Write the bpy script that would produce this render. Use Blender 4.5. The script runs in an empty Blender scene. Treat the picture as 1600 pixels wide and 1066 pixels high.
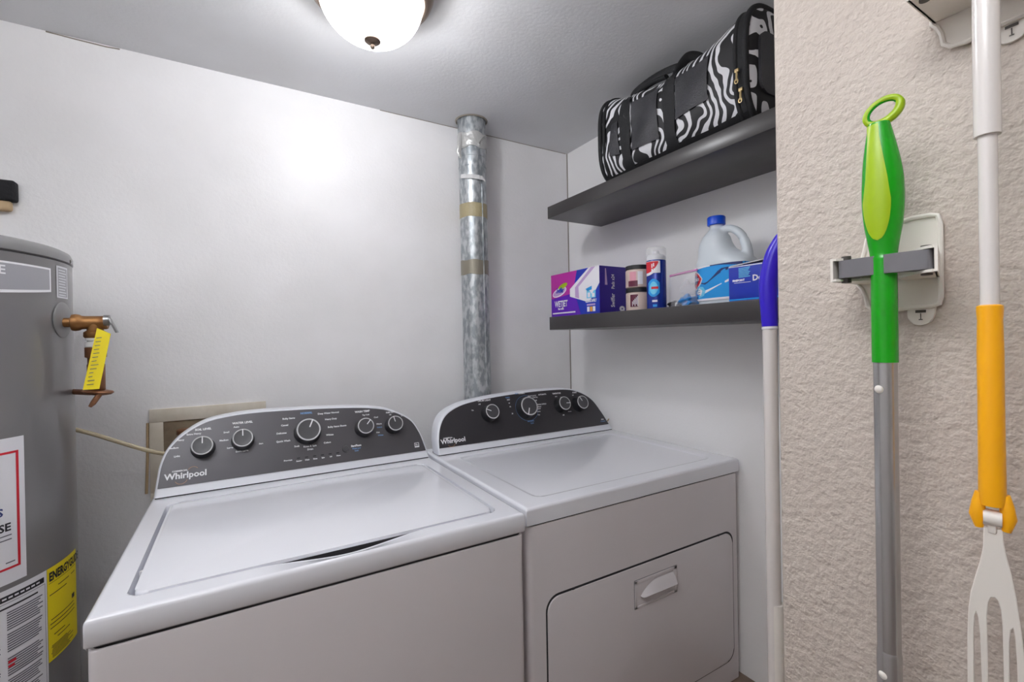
import bpy, bmesh, math, random
from mathutils import Vector, Matrix, Euler
random.seed(7)
C = bpy.context.scene.collection
PI = math.pi
# ---------------------------------------------------------------- camera, world, exposure
CZ = 1.0204
def make_camera():
    y, p, r = math.radians(30.6633), math.radians(-0.2395), math.radians(-1.0196)
    F = Vector((math.sin(y)*math.cos(p), math.cos(y)*math.cos(p), math.sin(p)))
    R = Vector((math.cos(y), -math.sin(y), 0)); U = R.cross(F)
    R2 = R*math.cos(r)+U*math.sin(r); U2 = U*math.cos(r)-R*math.sin(r)
    cd = bpy.data.cameras.new('camera'); co = bpy.data.objects.new('camera', cd); C.objects.link(co)
    cd.sensor_width = 36; cd.lens = 720.8661/1600*36; cd.clip_start = 0.02; cd.clip_end = 30
    M = Matrix((R2, U2, -F)).transposed().to_4x4(); M.translation = Vector((0, 0, CZ))
    co.matrix_world = M
    bpy.context.scene.camera = co
make_camera()
sc = bpy.context.scene
w = bpy.data.worlds.new('world'); sc.world = w; w.use_nodes = True
w.node_tree.nodes['Background'].inputs[0].default_value = (0.9, 0.93, 1, 1)
w.node_tree.nodes['Background'].inputs[1].default_value = 0.25
sc.view_settings.view_transform = 'Standard'; sc.view_settings.look = 'None'
sc.cycles.max_bounces = 24; sc.cycles.diffuse_bounces = 20
sc.view_settings.exposure = 0.16; sc.view_settings.gamma = 1; sc.view_settings.use_curve_mapping = False
DOME_EMIT = 9.0
BULB = 8.8
UPLIGHT = 24.0
def area(name, loc, rot, size, power, col, size_y=None):
    l = bpy.data.lights.new(name, 'AREA'); l.energy = power; l.color = col; l.size = size
    if size_y: l.shape = 'RECTANGLE'; l.size_y = size_y
    else: l.shape = 'DISK'
    o = bpy.data.objects.new(name, l); C.objects.link(o); o.location = loc; o.rotation_euler = rot
    return o
area('added_fill_light', (-0.38, 0.08, 1.58), (PI, 0, 0), 0.26, UPLIGHT, (0.95, 0.965, 0.98))  # added fill light aimed up at the ceiling from out of view
l = bpy.data.lights.new('bulb_light', 'POINT'); l.energy = BULB; l.color = (0.94, 0.96, 1.0); l.shadow_soft_size = 0.035
o = bpy.data.objects.new('bulb_light', l); C.objects.link(o); o.location = (.279, 1.08, 1.77)

# ---------------------------------------------------------------- materials
def lin(c):
    c = c/255.0
    return c/12.92 if c <= 0.04045 else ((c+0.055)/1.055)**2.4
def rgb(r, g, b): return (lin(r), lin(g), lin(b), 1)
def mat(name, col, rough=0.5, metal=0.0, bump=None, var=None, trans=0, alpha=None, coat=0, spec=None, emit=None, ior=None):
    m = bpy.data.materials.new(name); m.use_nodes = True
    nt = m.node_tree; b = nt.nodes['Principled BSDF']
    b.inputs['Base Color'].default_value = col; b.inputs['Roughness'].default_value = rough
    b.inputs['Metallic'].default_value = metal
    if trans: b.inputs['Transmission Weight'].default_value = trans
    if ior: b.inputs['IOR'].default_value = ior
    if alpha is not None: b.inputs['Alpha'].default_value = alpha
    if coat: b.inputs['Coat Weight'].default_value = coat; b.inputs['Coat Roughness'].default_value = 0.06
    if spec is not None: b.inputs['Specular IOR Level'].default_value = spec
    if emit: b.inputs['Emission Color'].default_value = emit[0]; b.inputs['Emission Strength'].default_value = emit[1]
    tc = nt.nodes.new('ShaderNodeTexCoord')
    if bump:                     # list of (scale, distance, detail)
        prev = None
        for (s, d, det) in bump:
            n = nt.nodes.new('ShaderNodeTexNoise'); n.inputs['Scale'].default_value = s; n.inputs['Detail'].default_value = det
            nt.links.new(tc.outputs['Object'], n.inputs['Vector'])
            bp = nt.nodes.new('ShaderNodeBump'); bp.inputs['Distance'].default_value = d; bp.inputs['Strength'].default_value = 1
            nt.links.new(n.outputs['Fac'], bp.inputs['Height'])
            if prev: nt.links.new(prev.outputs['Normal'], bp.inputs['Normal'])
            prev = bp
        nt.links.new(prev.outputs['Normal'], b.inputs['Normal'])
    if var:                      # (scale, colour2, lo, hi, stretch)
        s, c2, lo, hi = var[:4]
        n = nt.nodes.new('ShaderNodeTexNoise'); n.inputs['Scale'].default_value = s; n.inputs['Detail'].default_value = 4
        mp = nt.nodes.new('ShaderNodeMapping'); nt.links.new(tc.outputs['Object'], mp.inputs['Vector'])
        if len(var) > 4: mp.inputs['Scale'].default_value = var[4]
        nt.links.new(mp.outputs['Vector'], n.inputs['Vector'])
        cr = nt.nodes.new('ShaderNodeValToRGB'); cr.color_ramp.elements[0].position = lo; cr.color_ramp.elements[1].position = hi
        cr.color_ramp.elements[0].color = col; cr.color_ramp.elements[1].color = c2
        nt.links.new(n.outputs['Fac'], cr.inputs['Fac']); nt.links.new(cr.outputs['Color'], b.inputs['Base Color'])
    return m
M = {}
M['wall'] = mat('wall_paint', rgb(238, 237, 238), 0.42, bump=[(5, 0.003, 2), (110, 0.0007, 3)], var=(3, rgb(228, 227, 227), .35, .7))
M['wallside'] = mat('wall_side_paint', rgb(240, 239, 239), 0.5, bump=[(7, 0.002, 2), (150, 0.0004, 3)])
M['ceil'] = mat('ceiling_paint', rgb(220, 221, 223), 0.8, bump=[(100, 0.0006, 4)], var=(4, rgb(213, 213, 214), .35, .7))
M['textured'] = mat('orange_peel_paint', rgb(198, 187, 177), 0.55, bump=[(120, 0.0030, 2), (300, 0.0008, 2)], var=(6, rgb(192, 180, 170), .35, .7))
M['floor'] = mat('vinyl_floor', rgb(140, 122, 108), 0.5, var=(8, rgb(110, 92, 80), .3, .7))
M['crack'] = mat('dark_caulk', rgb(140, 132, 122), 0.9)  # dark caulk and crack lines at the wall and ceiling joints
M['rust'] = mat('rust_stain', rgb(150, 130, 100), 0.9)
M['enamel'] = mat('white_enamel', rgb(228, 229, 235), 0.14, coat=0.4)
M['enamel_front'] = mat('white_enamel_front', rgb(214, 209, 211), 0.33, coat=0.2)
M['dark_gap'] = mat('dark_gap', rgb(40, 38, 40), 0.8)
M['lightplastic'] = mat('console_plastic', rgb(224, 226, 232), 0.28)
M['panel'] = mat('charcoal_panel', rgb(84, 82, 86), 0.36, metal=0.3)
M['panel_dry'] = mat('charcoal_panel_dark', rgb(66, 64, 67), 0.36, metal=0.3)
M['knob'] = mat('knob_black', rgb(40, 40, 43), 0.35)
M['knobface'] = mat('knob_face', rgb(72, 71, 74), 0.4)
M['chrome'] = mat('knob_ring', rgb(192, 192, 194), 0.4)
M['print'] = mat('white_print', rgb(235, 235, 238), 0.5)
M['blueprint'] = mat('blue_print', rgb(110, 150, 200), 0.5)
M['swirl'] = mat('gold_swirl', rgb(190, 140, 95), 0.4)
M['tank'] = mat('grey_tank_paint', rgb(118, 116, 117), 0.28, coat=0.3)
M['tanklid'] = mat('grey_tank_lid', rgb(124, 123, 124), 0.35, coat=0.2)
M['silver'] = mat('silver_label', rgb(165, 165, 170), 0.35, metal=0.2)
M['white'] = mat('white_paper', rgb(225, 225, 230), 0.5)
M['ink'] = mat('black_ink', rgb(28, 28, 34), 0.6)
M['greyink'] = mat('grey_ink', rgb(95, 95, 105), 0.6)
M['red'] = mat('red_ink', rgb(200, 30, 45), 0.5)
M['yellow'] = mat('yellow_label', rgb(235, 214, 20), 0.5)
M['navy'] = mat('navy_ink', rgb(35, 50, 110), 0.5)
M['brass'] = mat('brass', rgb(150, 108, 66), 0.46, metal=0.75, bump=[(200, 0.0004, 2)], var=(30, rgb(120, 78, 46), .4, .7))
M['copper'] = mat('copper_old', rgb(120, 80, 55), 0.45, metal=0.6, var=(40, rgb(150, 105, 75), .4, .7))
M['steel'] = mat('steel', rgb(150, 150, 150), 0.35, metal=0.9)
M['teflon'] = mat('nylon_coupling', rgb(205, 205, 205), 0.5)
M['galv'] = mat('galvanised_steel', rgb(150, 156, 160), 0.38, metal=0.65, bump=[(60, 0.0006, 3)], var=(75, rgb(196, 200, 202), .42, .60, (1, 1, .45)))
M['foil'] = mat('foil_tape', rgb(196, 196, 194), 0.36, metal=0.4, bump=[(55, 0.005, 3)])
M['tantape'] = mat('tan_tape', rgb(164, 152, 118), 0.5, bump=[(90, 0.001, 2)])
M['greytape'] = mat('grey_tape', rgb(142, 136, 122), 0.4, metal=0.4, bump=[(90, 0.001, 2)])
M['bronze'] = mat('bronze', rgb(128, 112, 100), 0.32, metal=0.85)
M['dome'] = mat('alabaster_glass', rgb(250, 246, 240), 0.3, emit=((0.98, 0.985, 1.0, 1), DOME_EMIT))
def frosted():
    m = M['dome']; nt = m.node_tree; b = nt.nodes['Principled BSDF']; out = nt.nodes['Material Output']
    tr = nt.nodes.new('ShaderNodeBsdfTransparent'); mx = nt.nodes.new('ShaderNodeMixShader'); mx.inputs[0].default_value = 0.7
    nt.links.new(b.outputs[0], mx.inputs[1]); nt.links.new(tr.outputs[0], mx.inputs[2]); nt.links.new(mx.outputs[0], out.inputs['Surface'])
frosted()
M['dome2'] = mat('hall_glass', rgb(250, 246, 240), 0.3, emit=((1.0, 0.92, 0.84, 1), 4))
M['beige'] = mat('beige_plastic', rgb(216, 208, 194), 0.5, bump=[(60, 0.0006, 2)], var=(12, rgb(200, 190, 172), .4, .7))
M['boxin'] = mat('box_inside', rgb(150, 135, 112), 0.7, var=(14, rgb(110, 92, 72), .4, .7))
M['hose'] = mat('clear_hose', rgb(214, 200, 168), 0.25, trans=0.3)
M['shelf'] = mat('dark_shelf_laminate', rgb(62, 59, 59), 0.32, bump=[(30, 0.0002, 2)])
M['blackfoam'] = mat('black_foam', rgb(22, 22, 26), 0.8, bump=[(120, 0.002, 3)])
M['tan'] = mat('tan_foam', rgb(190, 165, 130), 0.8)
M['alu'] = mat('brushed_aluminium', rgb(186, 184, 184), 0.26, metal=0.8)
M['green'] = mat('green_plastic', rgb(20, 158, 18), 0.22)
M['lime'] = mat('lime_rubber', rgb(160, 192, 16), 0.35)
M['whiteplastic'] = mat('white_plastic', rgb(228, 222, 214), 0.35)
M['poleplastic'] = mat('white_pole_enamel', rgb(226, 220, 216), 0.2, coat=0.5)
M['rubber'] = mat('grey_rubber', rgb(112, 110, 114), 0.45)
M['darkmetal'] = mat('dark_pin', rgb(80, 75, 70), 0.5)
M['amber'] = mat('amber_plastic', rgb(250, 176, 10), 0.35)
M['purpleh'] = mat('violet_plastic', rgb(48, 20, 200), 0.3)
M['magenta'] = mat('magenta_print', rgb(178, 42, 152), 0.4)
M['violet'] = mat('violet_print', rgb(92, 24, 176), 0.4)
M['darkviolet'] = mat('dark_violet_print', rgb(44, 14, 138), 0.4)
M['blue'] = mat('blue_print_card', rgb(18, 48, 170), 0.4)
M['skyblue'] = mat('sky_blue_print', rgb(26, 150, 225), 0.35)
M['cyan'] = mat('cyan_print', rgb(110, 200, 235), 0.35)
M['cardwhite'] = mat('white_print_card', rgb(232, 230, 236), 0.4)
M['lilac'] = mat('lilac_print', rgb(190, 160, 205), 0.4)
M['orange'] = mat('orange_print', rgb(235, 165, 50), 0.4)
M['jug'] = mat('milky_polyethylene', rgb(206, 214, 220), 0.35)
M['capblue'] = mat('blue_cap', rgb(10, 78, 210), 0.35)
M['candark'] = mat('can_navy', rgb(14, 44, 140), 0.25, metal=0.2)
M['jar'] = mat('jar_label', rgb(200, 180, 170), 0.35)
M['jar_maroon'] = mat('jar_maroon', rgb(90, 20, 50), 0.35)
M['jar_pink'] = mat('jar_pink', rgb(215, 150, 165), 0.35)
M['blacklid'] = mat('black_lid', rgb(28, 28, 30), 0.4)
M['clear'] = mat('clear_plastic', rgb(235, 238, 240), 0.12, alpha=0.28)
M['film'] = mat('clear_film', rgb(228, 226, 232), 0.12, alpha=0.24, bump=[(40, 0.004, 2)])
M['pink'] = mat('pink_zip', rgb(205, 120, 180), 0.4)
M['glove'] = mat('blue_glove', rgb(30, 120, 190), 0.5)
M['blackfab'] = mat('black_webbing', rgb(24, 24, 27), 0.75, bump=[(300, 0.0006, 1)])
M['meshfab'] = mat('black_mesh', rgb(44, 44, 48), 0.5, bump=[(400, 0.001, 1)], var=(10, rgb(66, 65, 70), .4, .75))
M['gold'] = mat('gold_pull', rgb(214, 190, 140), 0.3, metal=0.8)
def zebra():
    m = bpy.data.materials.new('zebra_fabric'); m.use_nodes = True; nt = m.node_tree; b = nt.nodes['Principled BSDF']
    b.inputs['Roughness'].default_value = 0.6
    L = nt.links.new; N = nt.nodes.new
    tc = N('ShaderNodeTexCoord')
    n1 = N('ShaderNodeTexNoise'); n1.inputs['Scale'].default_value = 9; n1.inputs['Detail'].default_value = 1.5
    L(tc.outputs['Object'], n1.inputs['Vector'])
    sub = N('ShaderNodeVectorMath'); sub.operation = 'SUBTRACT'; sub.inputs[1].default_value = (.5, .5, .5); L(n1.outputs['Color'], sub.inputs[0])
    sca = N('ShaderNodeVectorMath'); sca.operation = 'SCALE'; sca.inputs['Scale'].default_value = .17; L(sub.outputs[0], sca.inputs[0])
    add = N('ShaderNodeVectorMath'); L(tc.outputs['Object'], add.inputs[0]); L(sca.outputs[0], add.inputs[1])
    mp = N('ShaderNodeMapping'); mp.inputs['Rotation'].default_value = (math.radians(-24), 0, 0); mp.inputs['Scale'].default_value = (.6, 1, .28); L(add.outputs[0], mp.inputs['Vector'])
    wv = N('ShaderNodeTexWave'); wv.bands_direction = 'Y'; wv.inputs['Scale'].default_value = 14; wv.inputs['Distortion'].default_value = 2.5
    wv.inputs['Detail'].default_value = 1.0; wv.inputs['Detail Scale'].default_value = 1.4; L(mp.outputs['Vector'], wv.inputs['Vector'])
    n2 = N('ShaderNodeTexNoise'); n2.inputs['Scale'].default_value = 16; n2.inputs['Detail'].default_value = 0; L(tc.outputs['Object'], n2.inputs['Vector'])
    ma = N('ShaderNodeMath'); ma.operation = 'MULTIPLY_ADD'; ma.inputs[1].default_value = .7; L(n2.outputs['Fac'], ma.inputs[0]); L(wv.outputs['Fac'], ma.inputs[2])
    cr = N('ShaderNodeValToRGB')
    cr.color_ramp.elements[0].position = .93; cr.color_ramp.elements[0].color = rgb(26, 25, 28)
    cr.color_ramp.elements[1].position = .97; cr.color_ramp.elements[1].color = rgb(218, 218, 222)
    L(ma.outputs[0], cr.inputs['Fac']); L(cr.outputs['Color'], b.inputs['Base Color'])
    return m
M['zebra'] = zebra()

# ---------------------------------------------------------------- helpers
def obj(name, bm, ms, parent=None, smooth=True, angle=40):
    me = bpy.data.meshes.new(name)
    bmesh.ops.recalc_face_normals(bm, faces=bm.faces[:])
    if smooth:
        for f in bm.faces: f.smooth = True
        ca = math.radians(angle)
        for e in bm.edges:
            if len(e.link_faces) != 2 or e.calc_face_angle(0) > ca: e.smooth = False
    bm.to_mesh(me); bm.free()
    for m in (ms if isinstance(ms, (list, tuple)) else [ms]): me.materials.append(M[m] if isinstance(m, str) else m)
    o = bpy.data.objects.new(name, me); C.objects.link(o)
    if parent:
        o.parent = parent
        P = parent; off = Vector((0, 0, 0))
        while P: off += P.location; P = P.parent
        o.location = -off if parent.parent is None else Vector((0, 0, 0))
        if parent.parent is not None: o.location = -(off)
    return o
def tag(o, label, cat, group=None):
    o['label'] = label; o['category'] = cat
    if group: o['group'] = group
    return o
def thing(name, label, cat, loc, group=None):
    o = bpy.data.objects.new(name, None); C.objects.link(o); o.location = loc; o.empty_display_size = .05
    return tag(o, label, cat, group)
def struct(o): o['kind'] = 'structure'; return o
def nb(): return bmesh.new()
def merge(bm, tmp, mi=0):
    me = bpy.data.meshes.new('t'); tmp.to_mesh(me); tmp.free(); n = len(bm.faces)
    bm.from_mesh(me); bpy.data.meshes.remove(me); bm.faces.ensure_lookup_table()
    for f in bm.faces[n:]: f.material_index = mi
def box(bm, a, b, bev=0, seg=2, mi=0, rot=None, piv=None):
    t = bmesh.new(); bmesh.ops.create_cube(t, size=1)
    a = Vector(a); b = Vector(b)
    bmesh.ops.scale(t, vec=(b-a), verts=t.verts[:]); bmesh.ops.translate(t, vec=(a+b)/2, verts=t.verts[:])
    if bev: bmesh.ops.bevel(t, geom=t.edges[:], offset=bev, segments=seg, profile=.5, affect='EDGES')
    if rot is not None: bmesh.ops.rotate(t, cent=piv or (a+b)/2, matrix=rot, verts=t.verts[:])
    merge(bm, t, mi); return bm
def frame(axis):
    z = Vector(axis).normalized(); h = Vector((0, 0, 1)) if abs(z.z) < .9 else Vector((1, 0, 0))
    x = h.cross(z).normalized(); return x, z.cross(x), z
def lathe(bm, org, axis, prof, seg=40, mi=0, cap=True, fmi=None):
    """prof: list of (radius, height along axis)"""
    x, y, z = frame(axis); org = Vector(org); rings = []
    t = bm; n0 = len(bm.faces)
    for r, h in prof:
        rings.append([t.verts.new(org+z*h+(x*math.cos(2*PI*i/seg)+y*math.sin(2*PI*i/seg))*max(r, 1e-5)) for i in range(seg)])
    for k in range(len(rings)-1):
        for i in range(seg):
            f = t.faces.new((rings[k][i], rings[k][(i+1) % seg], rings[k+1][(i+1) % seg], rings[k+1][i]))
            f.material_index = fmi[k] if fmi else mi
    if cap:
        f = t.faces.new(rings[0][::-1]); f.material_index = fmi[0] if fmi else mi
        f = t.faces.new(rings[-1]); f.material_index = fmi[-1] if fmi else mi
    return bm
def cyl(bm, a, b, r, seg=32, mi=0, bev=0):
    a = Vector(a); b = Vector(b); L = (b-a).length
    pr = [(r, 0), (r, L)] if not bev else [(r-bev, 0), (r, bev), (r, L-bev), (r-bev, L)]
    return lathe(bm, a, b-a, pr, seg, mi)
def tube(bm, pts, rad, seg=12, mi=0, closed=False, up=None, flat=1.0):
    pts = [Vector(p) for p in pts]; n = len(pts); rings = []
    rr = rad if isinstance(rad, (list, tuple)) else [rad]*n
    for i, p in enumerate(pts):
        if closed: t = pts[(i+1) % n]-pts[(i-1) % n]
        else: t = pts[min(i+1, n-1)]-pts[max(i-1, 0)]
        t.normalize(); u = Vector(up) if up else (Vector((0, 0, 1)) if abs(t.z) < .9 else Vector((0, 1, 0)))
        x = u.cross(t).normalized(); y = t.cross(x)
        rings.append([bm.verts.new(p+(x*math.cos(2*PI*k/seg)*rr[i]+y*math.sin(2*PI*k/seg)*rr[i]*flat)) for k in range(seg)])
    for i in range(n if closed else n-1):
        A = rings[i]; B = rings[(i+1) % n]
        for k in range(seg):
            f = bm.faces.new((A[k], A[(k+1) % seg], B[(k+1) % seg], B[k])); f.material_index = mi
    if not closed:
        for g in (rings[0][::-1], rings[-1]):
            f = bm.faces.new(g); f.material_index = mi
    return bm
def spline(P, n=8, closed=False):
    out = []; m = len(P)
    for i in range(m if closed else m-1):
        g = lambda k: Vector(P[k % m]) if closed else Vector(P[min(max(k, 0), m-1)])
        p0, p1, p2, p3 = g(i-1), g(i), g(i+1), g(i+2)
        for j in range(n):
            t = j/n
            out.append(.5*((2*p1)+(p2-p0)*t+(2*p0-5*p1+4*p2-p3)*t*t+(3*p1-p0-3*p2+p3)*t**3))
    if not closed: out.append(Vector(P[-1]))
    return out
def prism(bm, poly, fn, d0, d1, mi=0, bev=0):
    """poly of (u,v); fn(u,v,d)->point; solid between depths d0 and d1"""
    t = bmesh.new()
    A = [t.verts.new(fn(u, v, d0)) for u, v in poly]; B = [t.verts.new(fn(u, v, d1)) for u, v in poly]
    n = len(poly)
    for i in range(n): t.faces.new((A[i], A[(i+1) % n], B[(i+1) % n], B[i]))
    fa = t.faces.new(A[::-1]); fb = t.faces.new(B)
    if bev:
        bmesh.ops.bevel(t, geom=[e for e in fb.edges], offset=bev, segments=3, profile=.5, affect='EDGES')
    merge(bm, t, mi); return bm
def rrect(u0, v0, u1, v1, r, n=6):
    P = []
    for cx, cy, a0 in ((u1-r, v0+r, -PI/2), (u1-r, v1-r, 0), (u0+r, v1-r, PI/2), (u0+r, v0+r, PI)):
        for i in range(n+1):
            a = a0+PI/2*i/n; P.append((cx+r*math.cos(a), cy+r*math.sin(a)))
    return P
def text_bm(bm, s, size, fn, u, v, align='LEFT', mi=0, bold=0.0, d=0.0, sx=1.0, shear=0, ext=0.0002, sub=False):
    """lettering laid on a surface; fn(u,v,d)->point"""
    cu = bpy.data.curves.new('t', 'FONT'); cu.body = s; cu.size = size; cu.align_x = align; cu.offset = bold; cu.shear = shear
    cu.resolution_u = 2
    o = bpy.data.objects.new('t', cu); C.objects.link(o)
    dg = bpy.context.evaluated_depsgraph_get(); me = o.evaluated_get(dg).to_mesh()
    t = bmesh.new(); t.from_mesh(me); o.evaluated_get(dg).to_mesh_clear()
    if sub: bmesh.ops.subdivide_edges(t, edges=[e for e in t.edges if e.calc_length() > .004], cuts=2)
    for q in t.verts: q.co = fn(u+q.co.x*sx, v+q.co.y, d)
    bpy.data.objects.remove(o); bpy.data.curves.remove(cu)
    merge(bm, t, mi); return bm
def patch(bm, fn, u0, v0, u1, v1, d, mi=0, nu=1, nv=1):
    vs = [[bm.verts.new(fn(u0+(u1-u0)*i/nu, v0+(v1-v0)*j/nv, d)) for i in range(nu+1)] for j in range(nv+1)]
    for j in range(nv):
        for i in range(nu):
            f = bm.faces.new((vs[j][i], vs[j][i+1], vs[j+1][i+1], vs[j+1][i])); f.material_index = mi
    return bm
def quadp(bm, fn, poly, d, mi=0):
    f = bm.faces.new([bm.verts.new(fn(u, v, d)) for u, v in poly]); f.material_index = mi

# ---------------------------------------------------------------- room
XB, YA, ZC = 1.289, 1.6585, 1.8501
XL, YF, XC, YE = -0.95, -2.2, 0.56, 0.3165
struct(obj('floor', box(nb(), (XL-.1, YF-.1, -.1), (XB+.1, YA+.1, 0)), 'floor'))
struct(obj('ceiling', box(nb(), (XL-.1, YF-.1, ZC), (XB+.1, YA+.1, ZC+.1)), 'ceil'))
struct(obj('wall_back', box(nb(), (XL-.1, YA, 0), (XB+.1, YA+.1, ZC)), 'wall'))
struct(obj('wall_right', box(nb(), (XB, YE, 0), (XB+.1, YA, ZC)), 'wallside'))
struct(obj('wall_left', box(nb(), (XL-.1, YF, 0), (XL, YA, ZC)), 'wall'))
struct(obj('wall_front', box(nb(), (XL-.1, YF-.1, 0), (XB+.1, YF, ZC)), 'wallside'))
bm = box(nb(), (XC, YF, 0), (XB+.1, YE, ZC), .006, 3)
struct(obj('wall_near_right', bm, 'textured'))
bm = nb(); box(bm, (XB-.003, YA-.003, .02), (XB, YA, ZC)); struct(obj('trim_1', bm, 'crack'))
bm = nb()
cr = [(-.42, .0), (-.36, -.002), (-.30, -.003), (-.27, -.001)]
tube(bm, [(x, YA-.0005, ZC-.002+z) for x, z in cr], .0016, 6); struct(obj('trim_2', bm, 'crack'))
bm = nb(); tube(bm, [(x, YA-.0005, ZC-.001) for x in (.45, .7, .9, 1.28)], .0012, 6); struct(obj('trim_3', bm, 'crack'))

# ---------------------------------------------------------------- ceiling light
LX, LY = .279, 1.08
t = thing('ceiling_light', 'bronze-rimmed flush ceiling light with glowing white glass bowl above the washer', 'ceiling light', (LX, LY, ZC))
bm = lathe(nb(), (LX, LY, 0), (0, 0, 1), [(.09, 1.8495), (.135, 1.8495), (.141, 1.842), (.143, 1.832), (.139, 1.822), (.133, 1.815), (.126, 1.811), (.121, 1.811), (.119, 1.816), (.119, 1.83)], 64, cap=False)
obj('rim', bm, 'bronze', t)
prof = [(.0001, 1.716)]
for i in range(1, 17):
    a = i/16*PI/2; prof.append((.118*math.sin(a), 1.818-.102*math.cos(a)))
bm = lathe(nb(), (LX, LY, 0), (0, 0, 1), prof, 64, cap=False); obj('glass_bowl', bm, 'dome', t)
bm = lathe(nb(), (LX, LY, 0), (0, 0, 1), [(.0005, 1.6985), (.004, 1.699), (.0058, 1.703), (.0048, 1.707), (.0045, 1.709), (.014, 1.7115), (.0185, 1.7155), (.018, 1.719), (.008, 1.722)], 32)
obj('finial', bm, 'bronze', t)
# added uplighter, unseen behind the camera, put in as fill for the near side
t = thing('added_fill_uplight', 'added bronze bowl uplighter giving fill light, unseen behind the viewpoint', 'ceiling light', (-.38, .08, ZC))
obj('bowl', lathe(nb(), (-.38, .08, -.02), (0, 0, 1), [(.01, 1.53), (.07, 1.54), (.12, 1.565), (.15, 1.60), (.147, 1.60), (.115, 1.57), (.07, 1.548), (.01, 1.54)], 48), 'bronze', t)
obj('stem', cyl(nb(), (-.38, .08, 1.52), (-.38, .08, ZC), .006, 16), 'bronze', t)

# ---------------------------------------------------------------- vent pipe
PX0, PX1, PY, PR = .788, .776, 1.583, .0515
def pc(z): s = z/ZC; return Vector((PX0+(PX1-PX0)*s, PY, z))
t = thing('vent_pipe', 'galvanised metal vent pipe with tape bands rising to the ceiling behind the dryer', 'pipe', (PX0, PY, 0))
pa = pc(0.02); pb = pc(ZC)
obj('duct', cyl(nb(), pa, pb, PR, 48), 'galv', t)
ax = (pb-pa)
def band(name, z0, z1, m, r=.0012, wav=0, seg=48):
    b = nb(); rings = []
    for z, rr in ((z0, PR), (z0+.0005, PR+r), (z1-.0005, PR+r), (z1, PR)):
        c = pc(z)
        rings.append([b.verts.new(c+Vector((math.cos(2*PI*i/seg)*rr, math.sin(2*PI*i/seg)*rr, wav*math.sin(5*2*PI*i/seg+z*90)))) for i in range(seg)])
    for k in range(3):
        for i in range(seg): b.faces.new((rings[k][i], rings[k][(i+1) % seg], rings[k+1][(i+1) % seg], rings[k+1][i]))
    return obj(name, b, m, t)
band('upper_sleeve', 1.705, ZC, 'galv', .0015)
band('foil_tape', 1.735, 1.79, 'foil', .0045, .004)
band('joint_crimp', 1.668, 1.674, 'galv', .0012)
band('tan_tape', 1.478, 1.530, 'tantape', .001, .001)
band('grey_tape', 1.264, 1.318, 'greytape', .0015, .002)
# crimp seam on the duct, loose strip of foil, peeling flap
obj('seam', tube(nb(), [pc(.05)+Vector((.012, -PR, 0)), pc(1.60)+Vector((.012, -PR, 0))], .0022, 8), 'galv', t)
bm = nb()
S = [(-1.35, 1.622), (-.9, 1.617), (-.45, 1.615), (0, 1.613), (.25, 1.613), (.42, 1.608)]
for w_ in range(len(S)-1):
    (a0, z0), (a1, z1) = S[w_], S[w_+1]
    q = lambda a, z, e: pc(z)+Vector((math.sin(a)*(PR+e), -math.cos(a)*(PR+e), 0))
    bm.faces.new([bm.verts.new(v) for v in (q(a0, z0, .006), q(a1, z1, .006+.004*w_/4), q(a1, z1+.017, .005), q(a0, z0+.015, .004))])
o = obj('loose_strip', bm, 'teflon', t)
bm = nb()
tube(bm, [pc(1.785)+Vector((-.052, -.02, 0)), pc(1.75)+Vector((-.060, -.022, 0)), pc(1.715)+Vector((-.066, -.022, 0)), pc(1.695)+Vector((-.058, -.02, 0))], [.004, .008, .010, .004], 10, flat=.5)
obj('tape_flap', bm, 'foil', t); bm = nb()
tube(bm, [pc(1.79)+Vector((.035, -.042, 0)), pc(1.77)+Vector((.012, -.056, 0)), pc(1.745)+Vector((.002, -.057, 0)), pc(1.735)+Vector((.0, -.053, 0))], [.003, .007, .006, .002], 10, flat=.4)
obj('tape_flap', bm, 'foil', t)
bm = lathe(nb(), (PX1, PY, 0), (0, 0, 1), [(PR+.003, 1.8496), (PR+.006, 1.846), (PR+.010, 1.8499)], 48, cap=False)
obj('ceiling_collar', bm, 'crack', t)

# ---------------------------------------------------------------- utility box on the back wall
t = thing('outlet_box', 'beige recessed laundry outlet box in the back wall behind the washer', 'outlet box', (-.075, YA, .7))
bm = nb(); fw = lambda u, v, d: Vector((u, YA-d, v))
a0, a1, b0, b1 = -.222, .071, .56, .838; i0, i1, j0, j1 = -.190, .045, .60, .800
for (p, q) in (((a0, j1), (a1, b1)), ((a0, b0), (a1, j0)), ((a0, j0), (i0, j1)), ((i1, j0), (a1, j1))):
    box(bm, (p[0], YA-.008, p[1]), (q[0], YA, q[1]), .0015, 2)
obj('frame', bm, 'beige', t)
bm = nb(); box(bm, (i0-.002, YA-.003, j0), (i1+.002, YA-.0005, j1)); obj('recess', bm, 'boxin', t)
for x in (-.137, -.02):
    b = nb(); cyl(b, (x, YA-.045, .745), (x, YA-.003, .745), .012, 24); cyl(b, (x, YA-.05, .725), (x, YA-.05, .765), .010, 24)
    lathe(b, (x, YA-.05, .765), (0, 0, 1), [(.014, 0), (.019, .002), (.019, .014), (.014, .017), (.006, .018)], 24)
    obj('valve', b, 'copper', t)
bm = nb(); tube(bm, [(-.232, YA-.001, .60), (-.228, YA-.001, .70), (-.226, YA-.001, .80)], .0035, 8); obj('caulk_bead', bm, 'tan', t)
bm = nb()
tube(bm, spline([(-.352, 1.50, .824), (-.31, 1.50, .805), (-.25, 1.50, .773), (-.20, 1.50, .748), (-.15, 1.51, .728)], 8), .0052, 12)
tag(obj('drain_hose', bm, 'hose'), 'thin clear plastic tube running from the grey tank to the outlet box', 'hose')

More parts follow.
